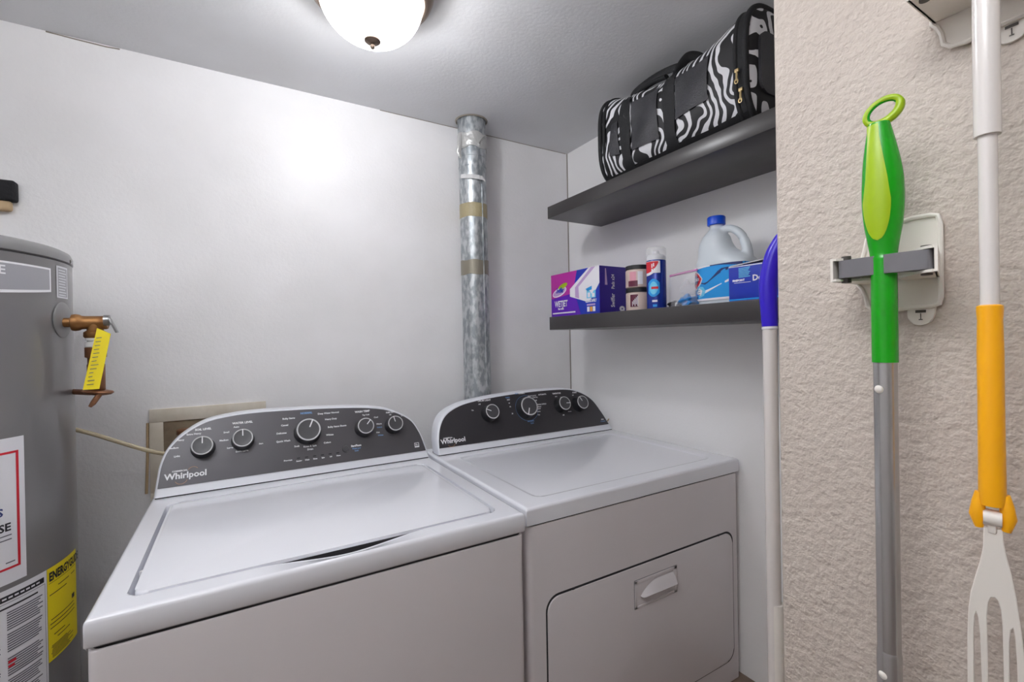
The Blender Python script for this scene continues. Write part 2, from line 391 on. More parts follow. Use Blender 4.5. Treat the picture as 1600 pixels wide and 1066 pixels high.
# ---------------------------------------------------------------- water heater
HX, HY, HR = -.553, 1.30, .25
def hf(s, z, d):      # s = degrees
    a = math.radians(s); return Vector((HX+(HR+d)*math.cos(a), HY+(HR+d)*math.sin(a), z))
def hs(s0):           # metres along the surface starting at angle s0
    return lambda u, v, d: hf(s0+math.degrees(u/HR), v, d)
heater = thing('water_heater', 'tall grey water heater tank with yellow and white labels left of the washer', 'water heater', (HX, HY, 0))
obj('tank', lathe(nb(), (HX, HY, 0), (0, 0, 1), [(.21, .0), (.235, .02), (HR, .03), (HR, 1.192), (.244, 1.193)], 128), 'tank', heater)
obj('top_cap', lathe(nb(), (HX, HY, 0), (0, 0, 1), [(HR-.003, 1.1935), (HR+.0015, 1.196), (HR+.0015, 1.207), (HR-.002, 1.216), (HR-.01, 1.2205), (.2, 1.226), (.001, 1.228)], 128), 'tanklid', heater)
obj('screw', lathe(nb(), hf(2, 1.2, 0), (1, 0, 0), [(.004, 0), (.004, .002), (.002, .003)], 12), 'darkmetal', heater)
# silver brand label
bm = nb(); N = 30
def strip(bm, s0, s1, zb0, zb1, zt0, zt1, d, mi, n=24):
    vs = []
    for i in range(n+1):
        k = i/n; s = s0+(s1-s0)*k
        vs.append((bm.verts.new(hf(s, zb0+(zb1-zb0)*k**2, d)), bm.verts.new(hf(s, zt0+(zt1-zt0)*k, d))))
    for i in range(n):
        f = bm.faces.new((vs[i][0], vs[i+1][0], vs[i+1][1], vs[i][1])); f.material_index = mi
strip(bm, -75, -16, 1.111, 1.128, 1.174, 1.174, .0006, 1)
strip(bm, -75, -16.9, 1.117, 1.132, 1.1705, 1.1705, .0009, 0)
text_bm(bm, 'PERFORMANCE', .022, hs(-36.1), 0, 1.151, 'RIGHT', 1, .0004, .0012, sub=True)
obj('name_label', bm, ['silver', 'print'], heater)
bm = nb(); strip(bm, -12.2, -2, 1.119, 1.119, 1.183, 1.183, .0006, 0); strip(bm, -11.2, -3, 1.122, 1.122, 1.1795, 1.1795, .0009, 1)
for k in range(10): strip(bm, -10.8, -4-random.random()*2, 1.124+k*.0055, 1.124+k*.0055, 1.126+k*.0055, 1.126+k*.0055, .0012, 0, 4)
obj('small_label', bm, ['white', 'silver'], heater)
# white label with a red border
bm = nb(); strip(bm, -75, -30.8, .607, .607, .862, .862, .0006, 0)
zr0, zr1 = .632, .838
strip(bm, -75, -33.0, zr1-.004, zr1-.004, zr1, zr1, .0009, 1); strip(bm, -75, -33.0, zr0, zr0, zr0+.004, zr0+.004, .0009, 1)
strip(bm, -34.0, -33.0, zr0, zr0, zr1, zr1, .0009, 1, 3)
text_bm(bm, 'SE', .019, hs(-36.2), 0, .700, 'RIGHT', 2, .0006, .0009, sub=True)
text_bm(bm, 'S', .019, hs(-38.7), 0, .728, 'RIGHT', 3, .0006, .0009, sub=True)
for k in range(2): strip(bm, -45, -36, .691-k*.0075, .691-k*.0075, .693-k*.0075, .693-k*.0075, .0009, 4, 4)
strip(bm, -38.2, -35, .643, .643, .645, .645, .0009, 4, 4)
obj('red_bordered_label', bm, ['white', 'red', 'ink', 'navy', 'greyink'], heater)
# warning label
bm = nb(); strip(bm, -75, -22.2, .17, .17, .598, .598, .0010, 0)
strip(bm, -60, -23.6, .578, .578, .588, .588, .0013, 1)
strip(bm, -60, -23.2, .574, .574, .5748, .5748, .0013, 4); strip(bm, -23.3, -23.1, .20, .20, .574, .574, .0013, 4, 2)
for k in range(9): strip(bm, -44+k*2.1, -42.5+k*2.1, .5815, .5815, .5845, .5845, .0016, 0, 2)
strip(bm, -43, -26.5, .565, .565, .568, .568, .0013, 1, 8)
random.seed(3)
for k in range(46):
    z = .556-k*.0042
    if k in (8, 17, 18, 27, 34): continue
    strip(bm, -38.3, -24.3-random.random()*(3 if k % 5 else 1.0), z, z, z+.0022, z+.0022, .0013, 4, 8)
    if k % 7 not in (3,): strip(bm, -46, -40.5-random.random(), z-.006, z-.006, z-.0038, z-.0038, .0013, 4 if k < 36 else 2, 6)
strip(bm, -38.2, -35.5, .468, .468, .473, .473, .0016, 2, 3); strip(bm, -38.2, -36, .461, .461, .465, .465, .0016, 2, 3)
strip(bm, -60, -23.2, .3685, .3685, .3695, .3695, .0013, 4)
strip(bm, -26.5, -23.3, .357, .357, .365, .365, .0014, 2, 4)
for k in range(8): strip(bm, -44+k*2.1, -42.3+k*2.1, .357, .357, .362, .362, .0014, 1 if k != 3 else 2, 2)
for k in range(30):
    z = .345-k*.0045; strip(bm, -40 if k > 4 else -36, -24.5-random.random()*2, z, z, z+.0023, z+.0023, .0013, 4, 8)
obj('warning_label', bm, ['white', 'ink', 'red', 'navy', 'greyink'], heater)
# yellow energy label
bm = nb(); strip(bm, -22.1, 0.5, .420, .420, .598, .598, .0013, 0)
text_bm(bm, 'ENERGYGUIDE', .0225, hs(-21.2), 0, .573, 'LEFT', 1, .0009, .0017, sx=.72, sub=True)
strip(bm, -21.3, -1, .568, .568, .5688, .5688, .0016, 1)
for (s0, s1, z) in ((-16, -8, .556), (-6, -2, .556), (-21, -10, .545), (-20.5, -4, .497), (-21, -3, .489), (-21, -3, .481), (-19, -12, .466), (-17, -8, .458)):
    strip(bm, s0, s1, z, z, z+.0016, z+.0016, .0016, 1, 6)
for k in range(9): strip(bm, -20.8+random.random(), -5-random.random()*8, .447-k*.0028, .447-k*.0028, .4482-k*.0028, .4482-k*.0028, .0016, 1, 6)
strip(bm, -5.5, -2.8, .505, .505, .514, .514, .0016, 1, 2)
obj('energy_label', bm, ['yellow', 'ink'], heater)
# relief valve
TV = Vector((-.2555, 1.267, 1.070))
obj('valve_flange', lathe(nb(), hf(-7.5, 1.075, -.001), (math.cos(math.radians(-7.5)), math.sin(math.radians(-7.5)), 0), [(.036, 0), (.036, .0015), (.033, .003), (.012, .0035)], 40), 'tanklid', heater)
tv = bpy.data.objects.new('relief_valve', None)
bm = nb()
cyl(bm, (-.305, 1.267, 1.070), (-.287, 1.267, 1.070), .0095, 24)
lathe(bm, (-.293, 1.267, 1.070), (1, 0, 0), [(.012, 0), (.0165, .002), (.0175, .007), (.0165, .013), (.014, .017), (.0135, .022), (.014, .055), (.0125, .058)], 40)
lathe(bm, (TV.x, TV.y, 1.072), (0, 0, -1), [(.013, 0), (.0135, .018), (.0185, .022), (.019, .031), (.017, .034)], 40)
v = obj('relief_valve', bm, 'brass', heater)
bm = nb(); lathe(bm, (TV.x, TV.y, 1.038), (0, 0, -1), [(.0165, 0), (.0165, .005), (.0135, .0055), (.0135, .0075), (.0168, .008), (.0168, .018), (.015, .019)], 40)
obj('nylon_coupling', bm, 'teflon', heater)
bm = nb(); lathe(bm, (TV.x, TV.y, 1.0185), (0, 0, -1), [(.0175, 0), (.0175, .020), (.0135, .022), (.0135, .034), (.0145, .036), (.0145, .088), (.013, .09)], 40)
obj('drain_adapter', bm, 'copper', heater)
bm = nb()
lathe(bm, (TV.x+.002, TV.y, .925), (.12, 0, 1), [(.010, -.006), (.022, -.003), (.026, .001), (.024, .004), (.012, .006)], 32)
cyl(bm, (-.312, 1.33, .925), (-.266, 1.272, .925), .006, 16)
tube(bm, [(-.246, 1.25, .925), (-.257, 1.245, .905), (-.262, 1.245, .898)], [.005, .005, .003], 10)
obj('discharge_fitting', bm, 'copper', heater)
bm = nb(); cyl(bm, (-.238, 1.249, 1.074), (-.229, 1.249, 1.074), .011, 24)
box(bm, (-.229, 1.238, 1.046), (-.2255, 1.256, 1.078), .0008, rot=Matrix.Rotation(math.radians(-22), 3, 'Y'), piv=Vector((-.228, 1.25, 1.074)))
obj('test_lever', bm, 'steel', heater)
bm = nb()
P = [(-.2475, 1.240, 1.058), (-.226, 1.240, 1.046), (-.2445, 1.232, .934), (-.2695, 1.232, .934)]
vs0 = [bm.verts.new(p) for p in P]; vs1 = [bm.verts.new(Vector(p)+Vector((0, .0012, 0))) for p in P]
bm.faces.new(vs0); bm.faces.new(vs1[::-1])
for i in range(4): bm.faces.new((vs0[i], vs0[(i+1) % 4], vs1[(i+1) % 4], vs1[i]))
for f in bm.faces: f.material_index = 0
ft = lambda u, v, d: Vector((-.2575+v*.17+u, 1.2315-d+.0*v, .935+v))
for k in range(13):
    v0 = .008+k*.0078; L = .006+random.random()*.006
    quadp(bm, ft, [(-.007, v0), (-.007+L, v0+.001), (-.007+L, v0+.0025), (-.007, v0+.0015)], .0007, 1)
text_bm(bm, 'TAG', .008, ft, -.006, .032, 'LEFT', 1) if False else None
tagm = obj('yellow_tag', bm, ['yellow', 'greyink'], heater); tagm['label'] = 'yellow printed tag hanging from the brass valve'
# foam sleeve on the wall above the tank
t = thing('pipe_sleeve', 'black foam pipe sleeve with torn tan end on the wall above the water heater', 'pipe insulation', (-.52, 1.6, 1.4))
bm = nb(); box(bm, (-.62, YA-.030, 1.389), (-.476, YA-.0005, 1.441), .006, 3); obj('foam', bm, 'blackfoam', t)
bm = nb(); box(bm, (-.62, YA-.024, 1.364), (-.486, YA-.0005, 1.392), .008, 3); obj('torn_end', bm, 'tan', t)


# ---------------------------------------------------------------- washer and dryer
DK = .6535
TILT = math.radians(22)
def console(root, x0, y0, outline, panelmat, depth, inset=.0042, base=.021):
    N = Vector((0, -math.cos(TILT), math.sin(TILT))); Uv = Vector((0, math.sin(TILT), math.cos(TILT)))
    P0 = Vector((x0, y0, DK+.0030))
    fn = lambda u, v, d: P0+Vector((u, 0, 0))+Uv*v+N*d
    pts = [(p.x, p.y) for p in spline([(a, b, 0) for a, b in outline], 8)]
    # body: goes horizontally backwards from the face, shrinking slightly
    bm = nb(); rings = []
    cxm = sum(p[0] for p in pts)/len(pts)
    levels = [(.0, -.004, .0), (.0, -.001, .0), (0, .0, .0)]
    for (dy, grow, _) in ((0, -.006, 0), (.0008, -.002, 0), (.003, 0, 0), (.012, .0015, 0), (depth*.6, .001, 0), (depth, -.008, 0)):
        r = []
        for (u, v) in pts:
            n = Vector((u-cxm, max(v, .0)*2.5, 0)); n.normalize()
            r.append(bm.verts.new(fn(u, v, 0)+Vector((n.x*grow, dy, n.y*grow if v > .003 else 0))))
        rings.append(r)
    n = len(pts)
    for k in range(len(rings)-1):
        for i in range(n): bm.faces.new((rings[k][i], rings[k][(i+1) % n], rings[k+1][(i+1) % n], rings[k+1][i]))
    bm.faces.new(rings[0]); bm.faces.new(rings[-1][::-1])
    cs = obj('console', bm, 'lightplastic', root, angle=50)
    obj('seam_gap', box(nb(), (x0+pts[0][0]+.002, y0+.0015, DK-.0005), (x0+pts[-1][0]-.002, y0+.06, DK+.0032)), 'dark_gap', cs)  # dark strip put in as the shadow line under the console
    # dark insert
    ins = []
    for i in range(n):
        a = Vector(pts[i-1]); b = Vector(pts[(i+1) % n]); tt = (b-a)
        if i == 0: tt = Vector(pts[1])-Vector(pts[0])
        if i == n-1: tt = Vector(pts[-1])-Vector(pts[-2])
        tt.normalize(); nn = Vector((tt.y, -tt.x))
        q = Vector(pts[i])+nn*inset
        ins.append((q.x, q.y))
    ins = [q for q in ins if q[1] > base]
    def xat(a, b): k = (base-a[1])/(b[1]-a[1]+1e-9); return a[0]+(b[0]-a[0])*k
    L = (ins[0][0]-(ins[1][0]-ins[0][0])*(ins[0][1]-base)/(ins[1][1]-ins[0][1]+1e-9), base)
    R = (ins[-1][0]+(ins[-1][0]-ins[-2][0])*(ins[-1][1]-base)/(ins[-2][1]-ins[-1][1]+1e-9), base)
    ins = [L]+ins+[R]
    pan = obj('control_panel', prism(nb(), ins, fn, .0002, .0014), panelmat, cs, angle=30)
    return fn, cs, pan
def print_on(pan, bm):   # printing is part of the panel's own surface
    me = pan.data; k = len(me.materials)
    for f in bm.faces: f.material_index += k
    bm.from_mesh(me); bm.to_mesh(me); bm.free()
    for n_ in ('print', 'blueprint', 'swirl', 'ink'): me.materials.append(M[n_])
def knob(cs, fn, u, v, r, ang, h=.033, name='knob'):
    axis = fn(0, 0, 1)-fn(0, 0, 0); c = fn(u, v, .0014)
    bm = lathe(nb(), c, axis, [(r*1.14, 0), (r*1.10, .004), (r*.98, h*.8), (r, h*.86), (r*.985, h*.97), (r*.93, h), (r*.86, h*.985), (r*.4, h*.995), (.0005, h)], 48,
               fmi=[0, 0, 0, 0, 2, 2, 1, 1])
    U = fn(1, 0, 0)-fn(0, 0, 0); V = fn(0, 1, 0)-fn(0, 0, 0)
    d = U*math.sin(ang)+V*math.cos(ang); p = U*math.cos(ang)-V*math.sin(ang)
    a = c+axis*(h+.0004)
    q = [a+d*r*.95+p*r*.05, a+d*r*.95-p*r*.05, a+d*r*.22-p*r*.05, a+d*r*.22+p*r*.05]
    f = bm.faces.new([bm.verts.new(x) for x in q]); f.material_index = 3
    return obj(name, bm, ['knob', 'knobface', 'chrome', 'print'], cs)
def ring_of(fn, u, v, r, w_, d, bm, mi, a0=0, a1=2*PI, n=40):
    for i in range(n):
        p = a0+(a1-a0)*i/n; q = a0+(a1-a0)*(i+1)/n
        quadp(bm, fn, [(u+r*math.sin(p), v+r*math.cos(p)), (u+r*math.sin(q), v+r*math.cos(q)), (u+(r+w_)*math.sin(q), v+(r+w_)*math.cos(q)), (u+(r+w_)*math.sin(p), v+(r+w_)*math.cos(p))], d, mi)

def bodybox(bm, a, b, r=.012, top=False, bev=.006, mi=0):
    P = rrect(a[0], a[1], b[0], b[1], r, 5)
    t_ = bmesh.new(); A = [t_.verts.new((u, v, a[2])) for u, v in P]; B = [t_.verts.new((u, v, b[2])) for u, v in P]; n = len(P)
    for i in range(n): t_.faces.new((A[i], A[(i+1) % n], B[(i+1) % n], B[i]))
    t_.faces.new(A[::-1]); f = t_.faces.new(B)
    if top: bmesh.ops.bevel(t_, geom=f.edges[:], offset=bev, segments=4, profile=.5, affect='EDGES')
    merge(bm, t_, mi); return bm

# --- washer
WX, WY, WW, WYB = -.1854, .8238, .698, 1.49
washer = thing('washing_machine', 'white top-load washer with closed lid and five-knob charcoal console, next to the grey tank', 'washer', (WX+WW/2, 1.15, 0))
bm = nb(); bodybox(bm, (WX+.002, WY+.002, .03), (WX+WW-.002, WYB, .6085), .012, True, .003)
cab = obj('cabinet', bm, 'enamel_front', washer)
for x in (WX+.05, WX+WW-.05):
    for y in (WY+.06, WYB-.06): obj('leveling_foot', cyl(nb(), (x, y, 0), (x, y, .031), .02, 16), 'dark_gap', washer)
obj('seam_gap', bodybox(nb(), (WX+.006, WY+.006, .6085), (WX+WW-.006, WYB-.005, .6135), .012), 'dark_gap', washer)
# top deck: frame around the lid well, front edge dips in the middle
bm = nb()
nx, ny = 96, 72
LX0, LX1, LY0, LY1 = -.1445, .468, .868, 1.322      # well
X0, X1, Y0, Y1, R_ = WX, WX+WW, WY, WYB, .012
def well(x, y):       # signed distance to the rounded well
    cx, cy = (LX0+LX1)/2, (LY0+LY1)/2; rr = .022
    qx = abs(x-cx)-((LX1-LX0)/2-rr); qy = abs(y-cy)-((LY1-LY0)/2-rr)
    return math.hypot(max(qx, 0), max(qy, 0))+min(max(qx, qy), 0)-rr
def dip(x, y):        # finger scoop in the front rim
    k = max(0, 1-abs(x-.165)/.155); k = k*k*(3-2*k)
    f = max(0, min(1, (y-(WY+.006))/.03)); return .0120*k*f
xs = [X0+(X1-X0)*i/nx for i in range(nx+1)]; ys = [Y0+(Y1-Y0)*j/ny for j in range(ny+1)]
def refine(v, marks, step):
    s = set(round(a, 5) for a in v)
    for m_ in marks:
        for k in (-6, -5, -4, -3, -2, -1, 0, 1, 2, 3, 4, 5, 6): s.add(round(m_+k*step, 5))
    return sorted(a for a in s if v[0]-1e-6 <= a <= v[-1]+1e-6)
xs = refine(xs, (LX0, LX1, X0+.003, X1-.003), .002); ys = refine(ys, (LY0, LY1, Y0+.003), .002)
grid = []
for y in ys:
    row = []
    for x in xs:
        d = well(x, y); z = DK
        e = min(x-X0, X1-x, y-Y0)       # rounded outside edge
        if e < .007: k = 1-max(e, 0)/.007; z -= .007*(1-math.sqrt(max(0, 1-k*k)))
        if d < .004:
            k = min(1, (.004-d)/.0045); z -= .030*k*k*(3-2*k) if k < 1 else .030
        if d > 0 and y < LY0+.012: z -= dip(x, y)
        row.append(bm.verts.new((x, y, z)))
    grid.append(row)
for j in range(len(ys)-1):
    for i in range(len(xs)-1): bm.faces.new((grid[j][i], grid[j][i+1], grid[j+1][i+1], grid[j+1][i]))
# skirt
edge = [grid[0][i] for i in range(len(xs))]+[grid[j][-1] for j in range(1, len(ys))]+[grid[-1][i] for i in range(len(xs)-2, -1, -1)]+[grid[j][0] for j in range(len(ys)-2, 0, -1)]
low = [bm.verts.new((v.co.x, v.co.y, .617)) for v in edge]; low2 = []
cxx, cyy = (X0+X1)/2, (Y0+Y1)/2
for v in low:
    low2.append(bm.verts.new((v.co.x+(.003 if v.co.x < cxx else -.003)*(abs(v.co.x-cxx) > .34), v.co.y+(.003 if v.co.y < Y0+.001 else 0), .6135)))
n = len(edge)
for i in range(n):
    bm.faces.new((edge[i], edge[(i+1) % n], low[(i+1) % n], low[i])); bm.faces.new((low[i], low[(i+1) % n], low2[(i+1) % n], low2[i]))
bm.faces.new(low2[::-1])
bmesh.ops.recalc_face_normals(bm, faces=bm.faces[:])
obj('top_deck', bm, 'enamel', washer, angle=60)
# lid
bm = nb(); P = rrect(LX0+.0035, LY0+.0045, LX1-.0035, LY1-.003, .019, 8)
t_ = bmesh.new(); A = [t_.verts.new((u, v, .6340)) for u, v in P]; B = [t_.verts.new((u, v, .6535)) for u, v in P]; n = len(P)
for i in range(n): t_.faces.new((A[i], A[(i+1) % n], B[(i+1) % n], B[i]))
t_.faces.new(A[::-1]); f = t_.faces.new(B); bmesh.ops.bevel(t_, geom=f.edges[:], offset=.005, segments=4, profile=.5, affect='EDGES')
merge(bm, t_)
lid = obj('lid', bm, 'enamel', washer)
sl = [(.03+.27*i/24, .6535-.0045-.0115*math.sin(PI*i/24)*0-.002) for i in range(25)]
lo_ = [(.03+.27*i/24, .6475-.0095*math.sin(PI*i/24)**.8) for i in range(24, -1, -1)]
obj('finger_slot', prism(nb(), [(x_, .6475) for x_, _ in sl]+lo_[1:-1], lambda u, v, d: Vector((u, LY0+.0045-d, v)), -.001, .0006), 'dark_gap', lid)
obj('hinge_pin', box(nb(), (LX0-.001, .955, .642), (LX0+.009, .962, .6525), .001, 2), 'teflon', lid)
W_OUT = [(.0060, 0), (.0106, .0418), (.0158, .0776), (.030, .1146), (.0592, .1479), (.1064, .1765), (.1634, .188), (.2234, .1915), (.3025, .1905), (.422, .1855), (.5233, .1765), (.5905, .1605), (.6477, .1269), (.673, .0848), (.6852, .0405), (.6925, 0)]
fn, cs, pan = console(washer, WX, 1.377, W_OUT, 'panel', .075)
ks = [(.1032, .1076, .0237, .0), (.1910, .1159, .0237, .0), (.3491, .1192, .0315, .42), (.504, .1125, .0238, .72), (.5923, .1104, .0232, -.2)]
for (u, v, r, a) in ks: knob(cs, fn, u, v, r, a)
bm = lathe(nb(), fn(.447, .0575, .0014), fn(0, 0, 1)-fn(0, 0, 0), [(.0095, 0), (.0095, .002), (.0085, .0035), (.0005, .004)], 24); obj('start_button', bm, 'knobface', cs)
bm = nb(); D = .0017
def T(s, u, v, size, al='CENTER', mi=0, b=.0002, sx=1.0): text_bm(bm, s, size, fn, u*1.004, v*1.02, al, mi, b, D, sx)
T('Whirlpool', .068, .038, .0205, 'CENTER', 0, .0006); T('COMMERCIAL', .040, .0545, .005, 'LEFT')
ring_of(fn, .0585, .038, .0125, .0008, D, bm, 2, PI*.6, PI*1.35, 20); ring_of(fn, .083, .052, .011, .0008, D, bm, 2, -PI*.35, PI*.3, 16)
T('SOIL LEVEL', .103, .1505, .0072, b=.0003); T('WATER LEVEL', .1906, .158, .0075, b=.0003)
for s, u, v in (('Extra Heavy', .083, .141), ('Heavy', .063, .129), ('Medium', .052, .111), ('Light', .055, .090)): T(s, u, v, .0062, 'RIGHT' if s != 'Extra Heavy' else 'CENTER')
for s, u, v in (('Auto', .176, .1485), ('Small', .160, .137), ('Medium', .158, .117), ('Large', .168, .096), ('Extra Large', .188, .084)): T(s, u, v, .0062, 'RIGHT' if s not in ('Auto', 'Extra Large') else 'CENTER')
T('Start', .232, .098, .005)
for s, u, v in (('Bulky Items', .318, .158), ('Casual', .300, .140), ('Delicates', .295, .119), ('Quick Wash', .303, .097), ('Soak', .325, .079)): T(s, u, v, .0068, 'RIGHT')
T('NORMAL', .348, .1685, .0075, mi=1, b=.0004); T('Rinse & Spin', .352, .075, .0068); T('Drain', .352, .0665, .0068)
for s, u, v in (('Deep Water Normal', .378, .163), ('Heavy Duty', .396, .145), ('Bulky Items Sheets', .402, .122), ('Whites', .396, .100), ('Colors', .388, .079)): T(s, u, v, .0068, 'LEFT')
T('WASH TEMP', .503, .158, .0078, b=.0004); T('Tap Cold', .512, .1475, .0055)
T('Cool', .535, .137, .0062, 'LEFT'); T('Warm', .540, .116, .0062, 'LEFT', 0); T('Colors', .541, .106, .0055, 'LEFT', 1); T('Hot', .537, .091, .0062, 'LEFT'); T('Whites', .541, .082, .0055, 'LEFT', 1)
T('FABRIC SOFTENER', .592, .1475, .0066, b=.0003, sx=.7); T('Off', .585, .1405, .005); T('On', .622, .134, .0055)
T('Start/Pause', .461, .060, .0075, 'LEFT', 0, .0004, .85); T('Press and', .464, .0525, .006, 'LEFT', 1); T('hold', .470, .046, .006, 'LEFT', 1)
T('Progress', .305, .0445, .0058, 'RIGHT')
for k, s in enumerate(('Sensing', 'Wash', 'Rinse', 'Spin', 'Lid', 'Done')):
    u = .322+k*.0205; T(s, u, .0395-.0*k, .0048)
    quadp(bm, fn, [(u-.004, .048), (u+.004, .048), (u+.004, .051), (u-.004, .051)], D, 3)
# emblem
for (u0, v0, u1, v1) in ((.651, .034, .6655, .038), (.651, .047, .6655, .0485), (.651, .038, .6525, .047), (.664, .038, .6655, .047), (.655, .040, .6575, .045), (.659, .0405, .6625, .0425)):
    quadp(bm, fn, [(u0, v0), (u1, v0), (u1, v1), (u0, v1)], D, 0)
for (ku, kv, kr, _) in ks:
    pass
print_on(pan, bm)

# --- dryer
DX, DY, DW = .5265, .8398, .748
dryer = thing('clothes_dryer', 'white front-load dryer with drop-down door and four-knob charcoal console, beside the right wall', 'dryer', (DX+DW/2, 1.15, 0))
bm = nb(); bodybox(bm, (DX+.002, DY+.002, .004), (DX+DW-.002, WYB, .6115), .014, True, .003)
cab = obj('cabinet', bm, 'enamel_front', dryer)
for x in (DX+.05, DX+DW-.05):
    for y in (DY+.06, WYB-.06): obj('leveling_foot', cyl(nb(), (x, y, 0), (x, y, .006), .02, 16), 'dark_gap', dryer)
obj('seam_gap', bodybox(nb(), (DX+.006, DY+.005, .6115), (DX+DW-.006, WYB-.005, .6155), .014), 'dark_gap', dryer)
# top with shallow raised border
bm = nb(); X0, X1, Y0, Y1 = DX, DX+DW, DY, WYB
xs = refine([X0+(X1-X0)*i/60 for i in range(61)], (X0+.003, X1-.003, X0+.06, X1-.06), .0025); ys = refine([Y0+(Y1-Y0)*j/50 for j in range(51)], (Y0+.003, Y0+.05, 1.325), .0025)
def dwell(x, y):
    cx, cy = (X0+X1)/2, (Y0+.045+1.335)/2; rr = .03
    qx = abs(x-cx)-((X1-X0)/2-.055-rr); qy = abs(y-cy)-((1.335-Y0-.045)/2-rr)
    return math.hypot(max(qx, 0), max(qy, 0))+min(max(qx, qy), 0)-rr
grid = []
for y in ys:
    row = []
    for x in xs:
        z = DK; e = min(x-X0, X1-x, y-Y0)
        if e < .007: k = 1-max(e, 0)/.007; z -= .007*(1-math.sqrt(max(0, 1-k*k)))
        d = dwell(x, y); k = min(1, max(0, -d/.010)); z -= .0022*k*k*(3-2*k)
        row.append(bm.verts.new((x, y, z)))
    grid.append(row)
for j in range(len(ys)-1):
    for i in range(len(xs)-1): bm.faces.new((grid[j][i], grid[j][i+1], grid[j+1][i+1], grid[j+1][i]))
edge = [grid[0][i] for i in range(len(xs))]+[grid[j][-1] for j in range(1, len(ys))]+[grid[-1][i] for i in range(len(xs)-2, -1, -1)]+[grid[j][0] for j in range(len(ys)-2, 0, -1)]
low = [bm.verts.new((v.co.x, v.co.y, .6155)) for v in edge]; n = len(edge)
for i in range(n): bm.faces.new((edge[i], edge[(i+1) % n], low[(i+1) % n], low[i]))
bm.faces.new(low[::-1])
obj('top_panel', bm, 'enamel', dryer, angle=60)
# door
ff = lambda u, v, d: Vector((u, DY+.002-d, v))
ox0, ox1, oz0, oz1 = .5735, 1.243, .0655, .4485
obj('door_gap', prism(nb(), rrect(ox0, oz0, ox1, oz1, .035, 8), ff, -.001, .0006), 'dark_gap', dryer)
door = obj('door', prism(nb(), rrect(ox0+.004, oz0+.005, ox1-.006, oz1-.005, .032, 8), ff, 0, .0035, bev=.0025), 'enamel_front', dryer)
bm = nb(); hx0, hx1, hz0, hz1 = .8395, .9945, .3395, .4095
# pocket: frame + sloped shelf + grip hood
for (p, q) in (((hx0, hz0), (hx1, hz0+.006)), ((hx0, hz1-.008), (hx1, hz1)), ((hx0, hz0), (hx0+.008, hz1)), ((hx1-.012, hz0), (hx1, hz1))):
    box(bm, (p[0], DY-.0035, p[1]), (q[0], DY-.001, q[1]), .0008, 2)
hd = obj('handle', bm, 'enamel_front', door)
obj('handle_seam', prism(nb(), rrect(hx0-.0012, hz0-.0012, hx1+.0012, hz1+.0012, .002, 2), ff, .003, .0037), 'greyink', hd)
obj('handle_pocket', prism(nb(), rrect(hx0+.002, hz0+.002, hx1-.002, hz1-.002, .002, 2), ff, .003, .0042), 'enamel_front', hd)
bm = nb(); pts = []
nu = 20
arc = [(hx0+.018+(hx1-hx0-.034)*i/nu) for i in range(nu+1)]
top = [hz1-.012-.030*(max(0, 1-i/(nu*.55)))**2.2 for i in range(nu+1)]
for i in range(nu+1):
    zt = top[i]; zb = hz0+.030
    pts.append([bm.verts.new((arc[i], DY-.0036, zt)), bm.verts.new((arc[i], DY-.0120, zt-(zt-zb)*.35)), bm.verts.new((arc[i], DY-.0190, zb+.002)), bm.verts.new((arc[i], DY-.0180, zb)), bm.verts.new((arc[i], DY-.0036, zb))])
for i in range(nu):
    for k in range(4): bm.faces.new((pts[i][k], pts[i+1][k], pts[i+1][k+1], pts[i][k+1]))
bm.faces.new(pts[0]); bm.faces.new(pts[-1][::-1])
obj('handle_grip', bm, 'enamel_front', hd)
for x in (.650, 1.175): obj('door_bumper', box(nb(), (x-.004, DY-.0015, .4445), (x+.004, DY+.001, .4485), .0005), 'ink', dryer)
D_OUT = [(.0120, 0), (.0158, .0457), (.0290, .0925), (.056, .1290), (.1043, .1535), (.1664, .1665), (.2695, .1765), (.4071, .1825), (.555, .1805), (.6289, .1634), (.6822, .1274), (.7129, .075), (.7318, .0315), (.7446, 0)]
fn, cs, pan = console(dryer, DX, 1.374, D_OUT, 'panel_dry', .075)
kd = [(.2140, .1149, .0258, -1.15), (.3644, .1201, .0345, -2.75), (.5218, .1167, .0262, 1.6), (.6065, .1130, .0262, -.45)]
for (u, v, r, a) in kd: knob(cs, fn, u, v, r, a, h=.033)
bm = nb()
T('Whirlpool', .068, .033, .0205, 'CENTER', 0, .0006); T('COMMERCIAL', .035, .048, .005, 'LEFT')
ring_of(fn, .060, .034, .0125, .0008, D, bm, 2, PI*.6, PI*1.35, 20)
T('DRUM LIGHT', .206, .157, .0085, b=.0003); T('Off', .185, .146, .0062); T('On', .155, .128, .0062)
ring_of(fn, .372, .120, .0465, .0009, D, bm, 1, PI*.55, PI*2.1, 48)
T('TIMED', .300, .160, .0065, mi=1); T('DRY', .302, .152, .0065, mi=0); T('60', .302, .140, .006); T('40', .303, .127, .006); T('20', .306, .102, .006)
T('ECO', .340, .1715, .006, mi=1); T('NORMAL', .362, .1705, .0065); T('HEAVY DUTY', .385, .158, .0062, 'LEFT'); T('AUTOMATIC', .432, .160, .0062, 'LEFT', 0, .0003)
for s, u, v in (('Less Dry', .405, .152), ('Off', .412, .140), ('WRINKLE SHIELD', .410, .124), ('Delicate', .412, .116), ('Casual', .412, .109), ('Damp', .410, .099), ('Dry', .410, .087)): T(s, u, v, .0062, 'LEFT')
T('NORMAL', .375, .068, .0068, mi=1, b=.0004); T('Cycle', .378, .0605, .0062, mi=1)
T('TEMPERATURE', .5155, .1585, .0075, b=.0003, sx=.8); T('High', .510, .1475, .0055); T('Low', .532, .144, .005); T('Medium', .556, .086, .005); T('Off', .523, .075, .0058)
